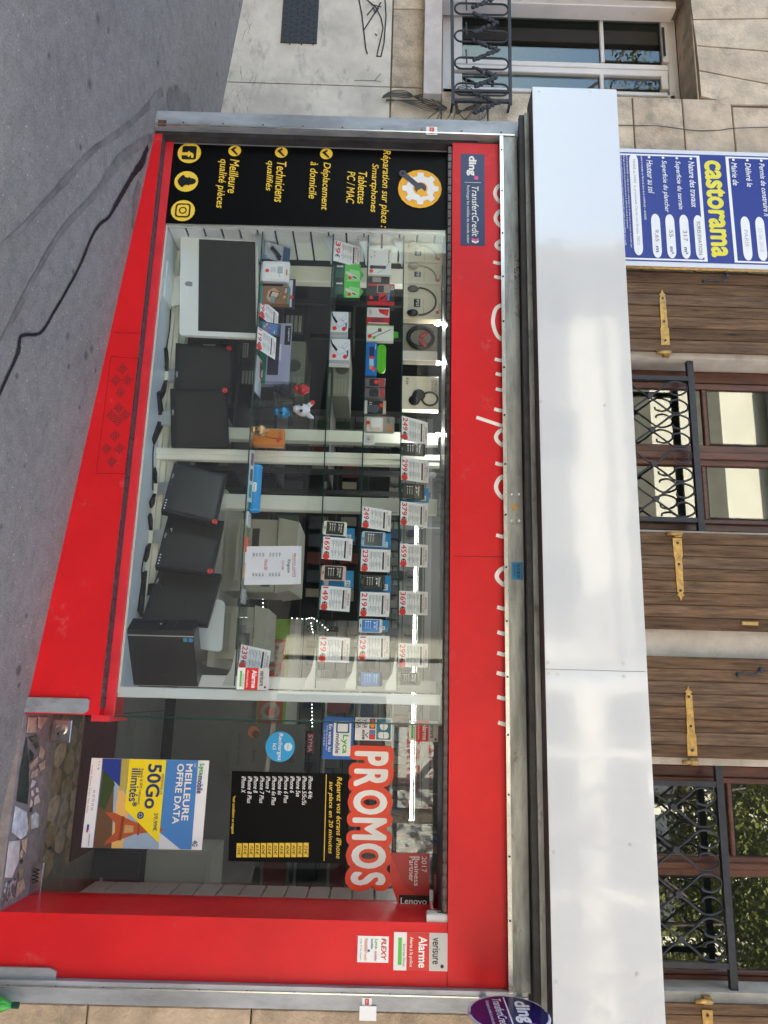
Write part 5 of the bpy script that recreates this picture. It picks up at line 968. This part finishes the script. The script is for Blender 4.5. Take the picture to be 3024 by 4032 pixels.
F = onshelf(FR(1075, 1203, 1098, 1215, Yt+.05), 0); item('car_kit_pack', 'dark blue blister pack with white band behind the brown box', 'pack', F, .01, K('1d2348', .35), [('r', K('d0d4d8'), .05, .62, .95, .92), ('t', K('334466'), .1, .76, .4, .82, 'Quanta', 0, .01), ('o', K('0c0c10'), .5, .25, .95, .72, .006), S(.62, .90, .013)])
F = onshelf(FR(1030, 1142, 1126, 1196, Yt), 0); t = item('phone_carton', 'brown carton with teal edges and hand picture on the bottom shelf', 'box', F, .04, K('8a6446', .45), [('r', K('2a9a96'), 0, 0, 1, .05), ('r', K('2a9a96'), 0, .95, 1, 1), ('p', K('c9a080'), [(.1, .45), (.4, .7), (.6, .65), (.9, .3), (.7, .2), (.3, .25)]), ('p', K('1c1a1a'), [(.28, .35), (.62, .28), (.70, .62), (.36, .68)]), ('p', K('d8c0a8'), [(.33, .40), (.60, .34), (.66, .58), (.40, .64)]), ('t', W_, .12, .84, .4, .92, 'Wiko', 0, .01), ('d', K('d8c46a'), .62, .84, .008), ('r', K('7aa0a4'), .58, .35, .95, .5)])
F = onshelf(FR(1075, 1122, 1198, 1240, Yt+.03), 0); item('violet_pack', 'small violet hanging pack behind the 89 € tag', 'pack', F, .006, K('4a4a86', .4), [('o', K('15152a'), .35, .75, .7, .85, .004)])
F = onshelf(FR(1024, 1146, 1272, 1512, Yt+.06), 0); t = item('keyboard_box', 'long pale violet keyboard box with green base on the bottom shelf', 'box', F, .05, K('9a9cb8', .4), [('r', K('0f6a5a'), 0, 0, 1, .26), ('r', K('d8d4c8'), .78, .04, .9, .16), ('r', K('15151a'), .04, .80, .36, 1), ('t', W_, .08, .90, .3, .96, 'Logitech', 0, .01), ('r', K('c9cad8'), .35, .64, .62, .72), ('o', K('2a2838'), .02, .30, .86, .66, .006)])
k_ = t.m('key_print', K('16151f'), F)
for i in range(15):
    for j in range(5): k_.rect(.04+i*.040, .34+j*.058, .073+i*.040, .386+j*.058, .0035)
F = Fr(P(1016, 1395, .15)+Vector((0, 0, 0)), P(1002, 1540, .15)-P(1016, 1395, .15), Vector((.01, .09, .02))); F.o.z = shz(0, F.o.x)+.004; F.u.z = 0; item('leaflet', 'glossy red and white leaflet lying at the front of the bottom shelf', 'leaflet', F, .002, K('d4d4d8', .2), [('p', K('b02a34'), [(.05, .5), (.5, .6), (.55, .95), (.05, .95)]), ('p', K('15151a'), [(.1, .6), (.35, .65), (.3, .9), (.1, .85)])])
# clear boxes and novelty speakers
def clear_box(q0, q1, p0, p1, z0, label, Y=.20, d=.09):
    F = FR(q0, q1, p0, p1, Y); F.v = Vector((0, 0, F.v.z)); F.o.z = z0; t = T('clear_box', label, 'box', 'clear acrylic boxes', fr=F)
    t.m('front_pane', 'acrylic').slab(0, 0, 1, 1, -.002, 0); t.m('top_pane', 'acrylic').slab(0, 1-.002/F.H, 1, 1, -d, -.0025)
    for a in (0, 1): t.m('side_pane', 'acrylic').slab(a*.985, 0, a*.985+.015, .98, -d, -.0025)
    return F, z0+F.H
F, za = clear_box(1012, 1082, 1500, 1574, shz(0, P(1010, 1530, .2).x)+.001, 'clear acrylic box under the black bulldog speaker')
G, zb2 = clear_box(1008, 1078, 1578, 1655, shz(0, P(1010, 1615, .2).x)+.001, 'clear acrylic box under the blue skull speaker')
def skull(c, r, mat, label, eyes=BK, dog=False):
    t = T('bulldog_speaker' if dog else 'skull_speaker', label, 'speaker', 'novelty speakers'); h = t.m('head', mat, smooth=True)
    def fn(d):
        d = d.copy()
        if d.z < -.1: d.x *= 1-.35*min(1, -d.z*1.1); d.y *= 1-.15*(-d.z)
        return d
    h.ell(c, r*.82, r*.9, r*1.05, 18, 12, fn)
    jw = t.m('jaw' if not dog else 'muzzle', mat, smooth=True); jw.ell(c+Vector((0, -r*.35, -r*.72)), r*.45, r*.5, r*.42, 12, 8)
    for sx in (-1, 1):
        t.m('eye', eyes, smooth=True).ell(c+Vector((sx*r*.36, -r*.74, -r*.02)), r*.25, r*.16, r*.22, 10, 7)
        if dog: t.m('ear', mat, smooth=True).tube([c+Vector((sx*r*.5, 0, r*.7)), c+Vector((sx*r*.85, 0, r*1.1)), c+Vector((sx*r*1.05, 0, r*1.55))], [r*.34, r*.3, r*.1], 8)
    if not dog: t.m('nose', eyes).ell(c+Vector((0, -r*.88, -r*.3)), r*.09, r*.06, r*.13, 6, 5)
    return t
M('skull_red', (.55, .02, .02), .18, metal=.55); M('skull_blue', (.03, .30, .62), .15, metal=.65); M('skull_gold', (.62, .36, .16), .25, metal=.7); M('dog_white', (.70, .70, .80), .3)
c = P(1120, 1538, .245); skull(Vector((c.x, .245, za+.052)), .048, 'black_plastic', 'glossy black bulldog speaker on a clear box', K('1e1e22'), True)
c = P(1113, 1624, .245); skull(Vector((c.x, .245, zb2+.052)), .046, 'skull_blue', 'metallic blue skull speaker on a clear box')
F, zc2 = clear_box(1085, 1160, 1502, 1570, za+.0005, 'clear acrylic cover round the black bulldog speaker'); c = P(1202, 1534, .25); skull(Vector((c.x, .245, zc2+.047)), .043, 'skull_red', 'metallic red skull speaker above the black bulldog')
F, zd2 = clear_box(1080, 1160, 1580, 1655, zb2+.0005, 'clear acrylic cover round the blue skull speaker'); c = P(1200, 1616, .25); t = skull(Vector((c.x, .245, zd2+.047)), .046, 'dog_white', 'white bulldog speaker with round red price sticker', BK, True)
F = FX(c.x-.1, c.x+.1, zd2, zd2+.2, .19); t.m('price_sticker', STK, F).disc(.36, .56, .014, 0, 18, .001); t.m('lettering', K('4a0f10'), F).text('25€', .32, .53, .40, .59, .001)
F = onshelf(FR(1015, 1135, 1690, 1752, .21), 0); t = item('speaker_carton', 'orange carton of the gold skull speaker on the bottom shelf', 'box', F, .06, K('d07a22', .4), [('t', K('6a3a10'), .15, .82, .6, .90, 'SPORT', 0, .01), ('l', K('3a2412'), [(.0, .15), (.3, .2), (.55, .5), (.62, .95)], .004), S(.72, .82, .013), ('t', K('4a0f10'), .64, .79, .80, .85, '35€', 0, 0)])
c = P(1034, 1696, .14); skull(Vector((c.x, .14, shz(0, c.x)+.047)), .044, 'skull_gold', 'metallic gold skull speaker before an orange carton')
# blue tube speaker with blister card
a, c = P(1031, 1832, .19), P(1028, 2018, .19); z = shz(0, a.x)+.034; t = T('tube_speaker', 'long sky blue tube speaker lying on the bottom shelf', 'speaker'); n = 14
t.m('tube', K('1d93d8', .35), smooth=True).tube([Vector((a.x+(c.x-a.x)*f, .19, z)) for f in (0, .012, .03, .97, .988, 1)], [.020, .030, .033, .033, .030, .020], 16)
for f in (.03, .95): t.m('end_ring', K('2fa8ec', .3), smooth=True).tube([Vector((a.x+(c.x-a.x)*f, .19, z)), Vector((a.x+(c.x-a.x)*(f+.03), .19, z))], .0345, 16)
F = FX(a.x+(c.x-a.x)*.4, a.x+(c.x-a.x)*.6, z-.012, z+.012, .19-.034); t.m('badge', W_, F).rrect(0, 0, 1, 1, .011, -.001, .001); t.m('lettering', K('16306e'), F).text('Bluetooth', .18, .3, .9, .7, .002)
item('cable_card', 'glossy card of coloured cables lying before the blue tube speaker', 'pack', Fr((a.x-.07, .125, shz(0, a.x)+.004), (.30, 0, .0), (.0, .03, .02)), .002, K('b8c4c8', .2), [('o', K('7a3a5a'), .05, .2, .3, .8, .01), ('o', K('3a4a52'), .36, .2, .6, .8, .01), ('o', K('2a8a96'), .66, .2, .92, .8, .01)])
# A5 offer sheet
KR = K('c83238', .5); F = onshelf(F3((990, 2152), (985, 2304), (1212, 2150), .16, 0, .02), 0)
it = [('t', KR, .2, .86, .82, .91, 'PROMO LIMITÉ', 0, .005), ('r', KR, .2, .845, .82, .85), ('t', DG, .36, .74, .70, .81, 'Kingston', 0, .01), ('t', KR, .38, .655, .62, .70, 'CLÉ USB', 0, .005), ('t', KR, .35, .36, .62, .405, 'Micro SD', 0, .005), ('r', KR, .35, .35, .62, .354)]
for k, (s, p_) in enumerate((('8Go', '10€'), ('16Go', '15€'), ('32Go', '25€'), ('64Go', '35€'))):
    for b0 in (.60, .31): it += [('t', DG, .18, b0-k*.055, .28, b0-k*.055+.032, s, 0, .005), ('t', DG, .70, b0-k*.055, .79, b0-k*.055+.032, p_, 0, .005)]
item('offer_sheet', 'white A5 offer sheet with red heading standing on the bottom shelf', 'notice', F, .002, K('e8e6ee', .5), it, bodyname='card')

# ---- computers on the display floor
def imac():
    F = F3((712, 921), (706, 1318), (1016, 936), .20, .012, .02); F.v = F.v; t = T('computer', 'large silver all-in-one computer with black screen beside the slatted side', 'computer', fr=F)
    t.m('case', 'aluminium').rrect(0, 0, 1, 1, .014, -.03, 0); t.m('screen', 'screen').rect(.045, .235, .955, .965, .001)
    t.m('emblem', K('8f9494'), F).add([F(.5+u, .115+v, .0012) for u, v in ((-.026, .0), (-.017, .046), (0, .038), (.017, .046), (.026, .016), (.020, -.04), (.006, -.055), (-.006, -.055), (-.020, -.04))], [(8, 7, 6, 5, 4, 3, 2, 1, 0)][::-1]); t.m('camera_lens', BK).disc(.5, .985, .003, .0012, 8)
    x0, x1 = P(680, 1046, .2).x, P(680, 1186, .2).x; t.m('foot', 'aluminium').box(x0, x1, .15, .325, ZD+.001, ZD+.007); t.m('neck', 'aluminium').hexa([(x0+.02, .30, ZD+.007), (x1-.02, .30, ZD+.007), (x1-.02, .31, ZD+.007), (x0+.02, .31, ZD+.007), (x0+.02, .235, ZD+.16), (x1-.02, .235, ZD+.16), (x1-.02, .25, ZD+.16), (x0+.02, .25, ZD+.16)])
imac()
def monitor(bl, br, tl, Y, dr, dt, label, sticker, foot, neck, logo=.5, wide=False, btn=False, price='50€'):
    F = F3(bl, br, tl, Y, dr, dt); t = T('monitor', label, 'monitor', 'black second hand monitors', fr=F); e = .022
    t.m('case', 'black_matt').slab(0, 0, 1, 1, -.045, 0, .003); t.m('bezel', 'black_plastic').slab(0, 0, 1, .085, .0002, .0016); t.m('screen', 'screen').rect(e/F.W*.9, .085, 1-e/F.W*.9, 1-e/F.H*.8, .0008)
    it = [('t', K('d8d8d8'), logo-.05, .028, logo+.05, .058, 'DELL', 0, .02)]
    if btn: it += [('d', K('e8e8e8'), .78+k*.055, .045, .0045) for k in range(4)]
    if sticker: it += [('d', STK, sticker[0], sticker[1], .016), ('t', K('4a0f10'), sticker[0]-.04, sticker[1]-.025, sticker[0]+.045, sticker[1]+.025, price, .1, 0)]
    paint(t, F, it, c0=.0018)
    yb = Y+dt*.3+.05; x0, x1 = P(foot[0], foot[1], yb-.02).x, P(foot[0], foot[2], yb-.02).x; xm = (P(neck[0], neck[1], yb).x+P(neck[0], neck[2], yb).x)/2; nw = abs(P(neck[0], neck[2], yb).x-P(neck[0], neck[1], yb).x)/2
    zz = ZD+.0008; zt = F.o.z+F.v.z*.12; yt = F(.5, .12, -.03).y
    if wide:
        t.m('foot', 'black_matt').add([(x0, yb+.02, zz), (x0+.03, yb-.09, zz), (x1-.04, yb-.11, zz), (x1, yb+.0, zz), (x0, yb+.02, zz+.014), (x0+.03, yb-.09, zz+.012), (x1-.04, yb-.11, zz+.012), (x1, yb+.0, zz+.014)], [(3, 2, 1, 0), (4, 5, 6, 7), (0, 1, 5, 4), (1, 2, 6, 5), (2, 3, 7, 6), (3, 0, 4, 7)])
    else:
        for sx, xe in ((-1, x0), (1, x1)):
            m_ = t.m('foot_arm', 'black_matt'); a0 = Vector((xm+sx*nw*.6, yb+.01, zz)); a1 = Vector((xe, yb-.075, zz)); d = (a1-a0).normalized(); s = Vector((-d.y, d.x, 0))*.022
            m_.hexa([a0-s, a1-s*.9, a1+s*.9, a0+s, a0-s+Vector((0, 0, .022)), a1-s*.9+Vector((0, 0, .012)), a1+s*.9+Vector((0, 0, .012)), a0+s+Vector((0, 0, .022))])
    n_ = t.m('neck', 'silver' if not wide else 'black_matt'); n_.hexa([(xm-nw, yb-.012, zz+.001), (xm+nw, yb-.012, zz+.001), (xm+nw, yb+.012, zz+.001), (xm-nw, yb+.012, zz+.001), (xm-nw, yt-.01, zt), (xm+nw, yt-.01, zt), (xm+nw, yt+.012, zt), (xm-nw, yt+.012, zt)])
monitor((692, 1351), (684, 1580), (912, 1366), .29, -.03, .03, 'black monitor with price sticker partly hidden beside the silver computer', (.03, .955), (640, 1385, 1575), (660, 1460, 1508), .55)
monitor((670, 1531), (674, 1757), (892, 1533), .24, .02, .02, 'black monitor with price sticker beside the white post', (.02, .97), (615, 1556, 1750), (640, 1624, 1676), .42, price='11€')
monitor((686, 1822), (634, 2010), (894, 1869), .30, -.12, .03, 'black monitor with front buttons turned sideways beyond the white post', (.99, .97), (600, 1857, 1998), (610, 1905, 1950), .28, btn=True)
monitor((664, 2024), (610, 2230), (882, 2050), .30, -.12, .03, 'black monitor with front buttons, middle of the turned monitors', (.98, .95), (575, 2035, 2210), (590, 2090, 2140), .42, btn=True, price='60€')
monitor((626, 2240), (558, 2440), (872, 2258), .31, -.13, .02, 'large black monitor on a broad black foot beside the computer tower', None, (540, 2238, 2440), (560, 2300, 2345), .25, True)
# tower: front to the street corner, long side towards the viewer
def corner(q, p, z): v = PZ(q, p, z); return Vector((v.x, v.y, z))
t = T('computer_tower', 'black desktop computer tower with silver front edge in the window', 'computer tower')
a0 = P(492, 2498, .125); h = P(762, 2497, .125).z-ZD; A = Vector((a0.x, .125, ZD+.001)); e1 = Vector((P(545, 2697, .30).x-a0.x, .20, 0)); L_ = e1.length; e1 = e1.normalized(); e2 = Vector((-e1.y, e1.x, 0)); wd = .12
t.m('case', 'black_plastic').hexa([A, A+e1*L_, A+e1*L_+e2*wd, A+e2*wd]+[v+Vector((0, 0, h)) for v in (A, A+e1*L_, A+e1*L_+e2*wd, A+e2*wd)])
fr_ = A-e1*.028; t.m('front_bezel', 'black_matt').hexa([fr_+e2*.01, A-e1*.001, A-e1*.001+e2*wd, fr_+e2*(wd-.005)]+[v+Vector((0, 0, h)) for v in (fr_+e2*.01, A-e1*.001, A-e1*.001+e2*wd, fr_+e2*(wd-.005))])
t.m('edge_strip', 'silver').hexa([A-e1*.001-e2*.002, A+e1*.005-e2*.002, A+e1*.005-e2*.0003, A-e1*.001-e2*.0003]+[v+Vector((0, 0, h+.001)) for v in (A-e1*.001-e2*.002, A+e1*.005-e2*.002, A+e1*.005-e2*.0003, A-e1*.001-e2*.0003)])
F = Fr(A, e1*L_, Vector((0, 0, h))); paint(t, F, [('o', K('2a9ab0'), .04, .84, .11, .90, .002), ('o', K('3f86d8'), .04, .92, .11, .985, .002)], c0=.001); t.m('latch', BK, F).poly([(.74, .38), (.80, .36), (.80, .56), (.76, .55)], .0008)
G = Fr(fr_+e2*(wd-.005), (fr_+e2*.01)-(fr_+e2*(wd-.005)), Vector((0, 0, h))); gm = t.m('front_grille', 'black_plastic', G)
for k in range(14): gm.slab(.08, .06+k*.03, .9, .072+k*.03, 0, .003)
t.m('drive_bay', 'black_plastic', G).slab(.08, .56, .92, .70, 0, .004); t.m('badge', K('c9c9c9'), G).disc(.5, .47, .007, .004, 12)
t = T('round_sticker', 'white round paper sticker on the display floor before the broad foot', 'sticker'); v = PZ(526, 2368, ZD); t.m('self', W_, Fr((v.x-.02, v.y-.02, ZD+.001), (.04, 0, 0), (0, .04, 0))).disc(.5, .5, .014, .0005, 14, .0004)
t = T('price_leaflet', 'pale folded paper standing behind the broad footed monitor', 'paper'); F = F3((775, 2345), (760, 2550), (888, 2365), .42, .02, .03); t.m('self', K('c9d2d8', .3), F).rrect(0, 0, 1, 1, .03, -.01, 0)

for pts, lb in (([(650, 1200, .30), (668, 1290, .32), (655, 1370, .30), (648, 1450, .31)], 'behind the silver computer'), ([(632, 1690, .30), (618, 1760, .24), (612, 1850, .27), (600, 1930, .31)], 'beside the white post'), ([(588, 2150, .30), (572, 2240, .25), (560, 2330, .30)], 'between the turned monitors')):
    T('power_cable', 'black power cable lying on the display floor '+lb, 'cable', 'power cables').m('self', 'black_matt', smooth=True).tube(spline([Vector((P(a, c, y_).x, y_, ZD+.0045)) for a, c, y_ in pts], 6), .0038, 6)
# ================================================================== inside the shop
def lamp(x0, x1, y, z, label):
    t = T('tube_lamp', label, 'lamp', 'ceiling tube lamps'); t.m('housing', K('8a8f8c')).box(x0-.02, x1+.02, y-.03, y+.03, z+.022, z+.055); t.m('tube', 'lamp_tube', smooth=True).tube([(x0, y, z), (x1, y, z)], .0065, 10)
    for x in (x0, x1): t.m('socket', W_).box(x-.018, x+.018, y-.018, y+.018, z-.016, z+.0215)
    for x in (x0+.2, x1-.2): t.m('hanger', 'silver').box(x-.004, x+.004, y-.004, y+.004, z+.055, 2.45)
q = P(1634, 2300, 1.9); lamp(P(1642, 1980, 1.9).x, P(1625, 3240, 1.9).x, 1.9, q.z, 'long lit tube lamp hanging inside the shop, seen above the top shelf')
lamp(-2.9, -1.4, 1.9, 2.36, 'lit tube lamp inside the shop above the computer rack')
lamp(-2.6, -.9, 3.2, 2.385, 'lit tube lamp deeper in the shop, towards the computer racks')
for q_, p_, w_ in ((1722, 1275, 'above the headset box'), (1724, 1430, 'between headset and headphone boxes'), (1724, 1712, 'near the white post')):
    v = P(q_, p_, .25); t = T('spot_lamp', 'small lit spot lamp under the display ceiling '+w_, 'lamp', 'display spot lamps'); t.m('socket', W_, smooth=True).tube([(v.x, .25, v.z+.022), (v.x, .25, 2.45)], .011, 10); t.m('bulb', 'bulb', smooth=True).ell((v.x, .25, v.z), .012, .012, .014, 12, 8)
# PC cases lying on a rack, backs to the street
rk = T('metal_rack', 'dark metal rack with computers behind the window display', 'rack'); X0, X1 = -2.55, -1.35
for x in (X0, X1-.03):
    for y in (.62, 1.12): rk.m('upright', 'iron').box(x, x+.03, y, y+.03, 0, 2.1)
ZR = [.42, .82, 1.08, 1.42]
for z in ZR: rk.m('rack_shelf', 'iron').box(X0+.031, X1-.031, .62, 1.15, z-.02, z)
def pc(q0, q1, p0, p1, zi, label, Y=.64, col_='6f7468'):
    F = FR(q0, q1, p0, p1, Y); F.o.z = ZR[zi]+.001; t = T('computer_case', label, 'computer case', 'computer cases on the rack', fr=F); t.m('case', K(col_, .45)).slab(0, 0, 1, 1, -.40, 0, .003)
    fg = t.m('fan_grille', 'room_dark'); fg.disc(.45, .55, .045, .0008, 20); r_ = t.m('fan_ring', K(col_, .45))
    for r in (.012, .022, .032, .042): r_.tube([F(.45+cos(k*pi/10)*r/F.W, .55+sin(k*pi/10)*r/F.H, .002) for k in range(20)], .0016, 4, True)
    io = t.m('port_panel', K('9a9f92')); io.slab(.04, .06, .36, .38, 0, .0015)
    pp = t.m('ports', 'room_dark')
    for i in range(6):
        for j in range(2): pp.rect(.06+i*.048, .10+j*.13, .095+i*.048, .19+j*.13, .002)
    for j in range(4): t.m('slot_cover', K('7d8276')).slab(.66, .12+j*.2, .95, .26+j*.2, 0, .002)
pc(1168, 1262, 1345, 1560, 2, 'grey computer case back with round fan grille behind the bulldogs'); pc(1285, 1350, 1360, 1560, 3, 'computer case on the top of the rack behind the small white boxes'); pc(945, 1010, 1345, 1520, 1, 'dark computer case on the lower rack shelf behind the first monitor', col_='2a2c2a'); pc(1180, 1262, 1100, 1320, 2, 'black computer case on the rack beside the slatted side', col_='1c1d1e'); pc(1290, 1360, 1090, 1300, 3, 'black computer case on the top of the rack by the slatted side', col_='1a1b1c')
for k, wd_ in enumerate(('nearest the slatted side', 'second', 'third', 'fourth', 'fifth', 'last')): x = X0+.15+k*.17; t = T('file_binder', 'grey binder on the lowest rack shelf, %s of its row' % wd_, 'binder', 'grey binders on the rack'); t.m('spine', K(random.choice(('3a3d3a', '52564f', '2a2c30')))).box(x, x+.05, .66, .92, .421, .421+.26); t.m('spine_label', K('b9bbb4')).box(x+.008, x+.042, .657, .6595, .56, .64)
# printers
def printer(x0, x1, y0, y1, z0, h, label, c='beige_plastic'):
    t = T('printer', label, 'printer', 'beige printers on the inner counter'); t.m('body', c).box(x0, x1, y0, y1, z0, z0+h*.7); t.m('scanner_lid', c).hexa([(x0-.01, y0-.02, z0+h*.72), (x1+.01, y0-.02, z0+h*.72), (x1+.01, y1, z0+h*.72), (x0-.01, y1, z0+h*.72), (x0+.01, y0, z0+h), (x1-.01, y0, z0+h*.92), (x1-.01, y1, z0+h), (x0+.01, y1, z0+h)])
    t.m('paper_slot', 'room_dark').box(x0+.06, x1-.06, y0-.003, y0-.0005, z0+h*.36, z0+h*.46); t.m('paper_tray', c).box(x0+.05, x1-.05, y0-.12, y0-.004, z0+h*.20, z0+h*.23); t.m('control_panel', K('4a4d4a')).box(x1-.16, x1-.03, y0-.004, y0-.0005, z0+h*.52, z0+h*.64)
ct = T('inner_counter', 'grey counter behind the window display carrying printers', 'counter'); ct.m('top', 'cabinet').box(-1.25, -.15, .70, 1.35, .74, .78); ct.m('front', 'panel_grey').box(-1.22, -.18, .74, 1.30, .005, .74)
printer(-1.08, -.62, .78, 1.2, .781, .46, 'large beige printer behind the turned monitors'); printer(-.52, -.2, .78, 1.15, .781, .30, 'smaller beige printer behind the computer tower')
# sales counter, green front sign, cabinets, wall of accessories
sc2 = T('sales_counter', 'grey panelled sales counter inside, seen through the door', 'counter')
XQ0, XQ1 = P(950, 2790, 2.6).x, P(950, 3130, 2.6).x
sc2.m('body', 'panel_grey').box(XQ0-.9, XQ1, 2.6, 3.1, .10, 1.02); sc2.m('plinth', 'room_dark').box(XQ0-.88, XQ1-.02, 2.63, 3.08, .005, .10); sc2.m('top', 'cabinet').box(XQ0-.92, XQ1+.02, 2.57, 3.12, 1.02, 1.06)
for k in range(5): sc2.m('front_panel', 'panel_grey').box(XQ0-.88+k*.38, XQ0-.88+k*.38+.37, 2.592, 2.599, .14, .98)
F = FR(1020, 1132, 2400, 2860, 2.56); gs = T('green_sign', 'lime green panel with red outlined letters standing inside the shop', 'sign', fr=F); gs.m('panel', K('7fae22', .4)).slab(0, 0, 1, 1, -.01, 0); paint(gs, F, [('r', K('b0442a'), .26, .05, .98, .92), ('t', K('9aa39a'), .29, .14, .95, .82, 'PROMO', 0, .04)])
F = FR(1208, 1236, 2887, 2965, 2.45); item('red_label', 'small red label with white letters on the goods inside the door', 'label', F, .004, K('8a1f24', .4), [('t', K('c9c0c0'), .06, .2, .94, .8, 'SYMA', .1, .02)])
F = FR(905, 1200, 2850, 3060, 2.40); t = item('tariff_poster', 'grey tariff poster on the counter behind the door', 'poster', F, .004, K('5c5d58', .35), [('t', K('2a2a2a'), .45, .62, .70, .78, '10Go', 0, .01), ('t', K('6a2a2a'), .55, .80, .72, .86, '4G', 0, .01), ('d', K('c9722a'), .16, .30, .045), ('d', K('6a2f14'), .20, .33, .03), ('t', K('2a2a2a'), .5, .30, .72, .36, 'illimités', 0, 0), ('t', K('2a2a2a'), .2, .1, .8, .14, 'appels  sms  internet', 0, 0)], bodyname='sheet')
def cab(x0, x1, y0, y1, z0, z1, label, mt='cabinet'):
    t = T('cabinet', label, 'cabinet'); t.m('body', mt).box(x0, x1, y0, y1, z0, z1); n = max(1, round((x1-x0)/.4)); wd_ = (x1-x0)/n
    for k in range(n): t.m('door', mt).box(x0+k*wd_+.006, x0+(k+1)*wd_-.006, y0-.016, y0-.0005, z0+.02, z1-.02); t.m('handle', 'silver').box(x0+(k+1)*wd_-.05, x0+(k+1)*wd_-.04, y0-.028, y0-.017, (z0+z1)/2-.05, (z0+z1)/2+.05)
cab(.99, 1.39, 1.27, 1.7, .33, .74, 'grey cabinet inside beside the slatted wall')
t = T('loudspeaker', 'black box loudspeaker on the floor inside the door', 'speaker'); t.m('case', 'black_matt').box(.985, 1.24, 1.25, 1.6, .006, .315); t.m('grille', 'black_plastic').box(1.0, 1.225, 1.238, 1.2495, .02, .30); t.m('badge', 'silver').box(1.15, 1.175, 1.234, 1.2375, .06, .08)
# back wall: pegs with hanging packs
random.seed(11); n = 0
cols = ('3a4048', '5a5a58', '7a7a76', '2a3a5a', '6a2a2a', '1a1a1c', '8a8a84', '405a4a', '9a9488')
hp = T('hook_panel', 'slatted hook panel full of small packs on the shop back wall', 'display panel'); hp.m('panel', 'slat_grey').box(-3.2, 1.1, 4.54, 4.59, .9, 2.35)
for k in range(12): hp.m('groove', 'joint').box(-3.2, 1.1, 4.536, 4.5395, .95+k*.12, .958+k*.12)
for i in range(26):
    for j in range(6):
        if random.random() < .12: continue
        x = -3.1+i*.158; z = 1.0+j*.215; wq = random.uniform(.05, .12); hq = random.uniform(.10, .18); hp.m('hanging_pack', K(random.choice(cols), .35)).box(x, x+wq, 4.44+random.uniform(-.05, .03), 4.525, z, z+hq)
# middle shelves: mid-room stand with packs on the left side of the room behind the posts
ms = T('goods_stand', 'dark stand with hanging accessories in the middle of the shop', 'display stand'); ms.m('panel', 'room_dark').box(-1.9, -.55, 1.75, 1.80, .3, 1.82)
for k in range(6): ms.m('crossbar', 'iron').box(-1.9, -.55, 1.735, 1.749, .45+k*.24, .462+k*.24)
for i in range(9):
    for j in range(5):
        if random.random() < .2: continue
        x = -1.87+i*.138; z = .50+j*.24; ms.m('hanging_pack', K(random.choice(cols), .3)).box(x, x+random.uniform(.05, .11), 1.67, 1.71, z, z+random.uniform(.10, .19))
# LED strings
def leds(pts, Y, label, r=.003, n=None):
    q = [P(a, c, Y) for a, c in pts]; L = sum((q[i+1]-q[i]).length for i in range(len(q)-1)); N = n or max(4, int(L/.022)); t = T('light_string', label, 'light string', 'strings of tiny white lights'); w_ = t.m('wire', BK); w_.tube(q, .002, 4); l_ = t.m('lights', 'led')
    for k in range(N):
        f = k/(N-1)*(len(q)-1); i = min(int(f), len(q)-2); l_.ell(q[i]+(q[i+1]-q[i])*(f-i)+Vector((0, -.004, 0)), r, r, r, 6, 4)
leds([(1060, 1996), (1120, 2002), (1200, 1998), (1270, 2003)], 1.3, 'upright string of tiny lights beside the back post'); leds([(1035, 2345), (1036, 2390)], 1.3, 'short string of tiny lights beside the offer sheet'); leds([(1150, 2435), (1205, 2437), (1232, 2432), (1262, 2455), (1290, 2480)], 1.3, 'sagging string of tiny lights above the green panel'); leds([(1225, 2455), (1232, 2490)], 1.32, 'curl of tiny lights under the small clear stand'); leds([(1228, 2760), (1230, 2860)], 2.0, 'level string of tiny lights behind the window corner')
# plush toy hanging by the door top, goods behind PROMOS
t = T('goods_shelf', 'shelf of small boxed goods inside above the counter', 'shelf'); zs_ = 1.3
for zz in (1.30, 1.62, 1.94): t.m('board', 'cabinet').box(XQ0-.2, 1.1, 3.6, 3.95, zz-.02, zz)
random.seed(5)
for zz in (1.30, 1.62, 1.94):
    x = XQ0-.18
    while x < 1.0:
        wq = random.uniform(.05, .14); hq = random.uniform(.08, .24); t.m('boxed_goods', K(random.choice(cols+('8a5a3a', '7a3a34', '3a566a', '9a968c')), .35)).box(x, x+wq-.008, 3.62, 3.85, zz+.001, zz+hq); x += wq
# goods along the inner right wall
wr = T('wall_shelving', 'tall shelving of mixed goods along the inner wall behind the door', 'shelf'); random.seed(21)
for zz in (.98, 1.22, 1.46, 1.70, 1.94, 2.16):
    wr.m('board', 'panel_grey').box(1.08, 1.39, 2.0, 4.4, zz-.018, zz); y = 2.02
    while y < 4.3: wq = random.uniform(.06, .16); hq = random.uniform(.08, .2); wr.m('boxed_goods', K(random.choice(cols+('8a5a3a', '7a3a34', '3a566a', '9a968c')), .35)).box(1.10, 1.36, y, y+wq-.01, zz+.001, zz+hq); y += wq
for T_ in ALL: T_.build()
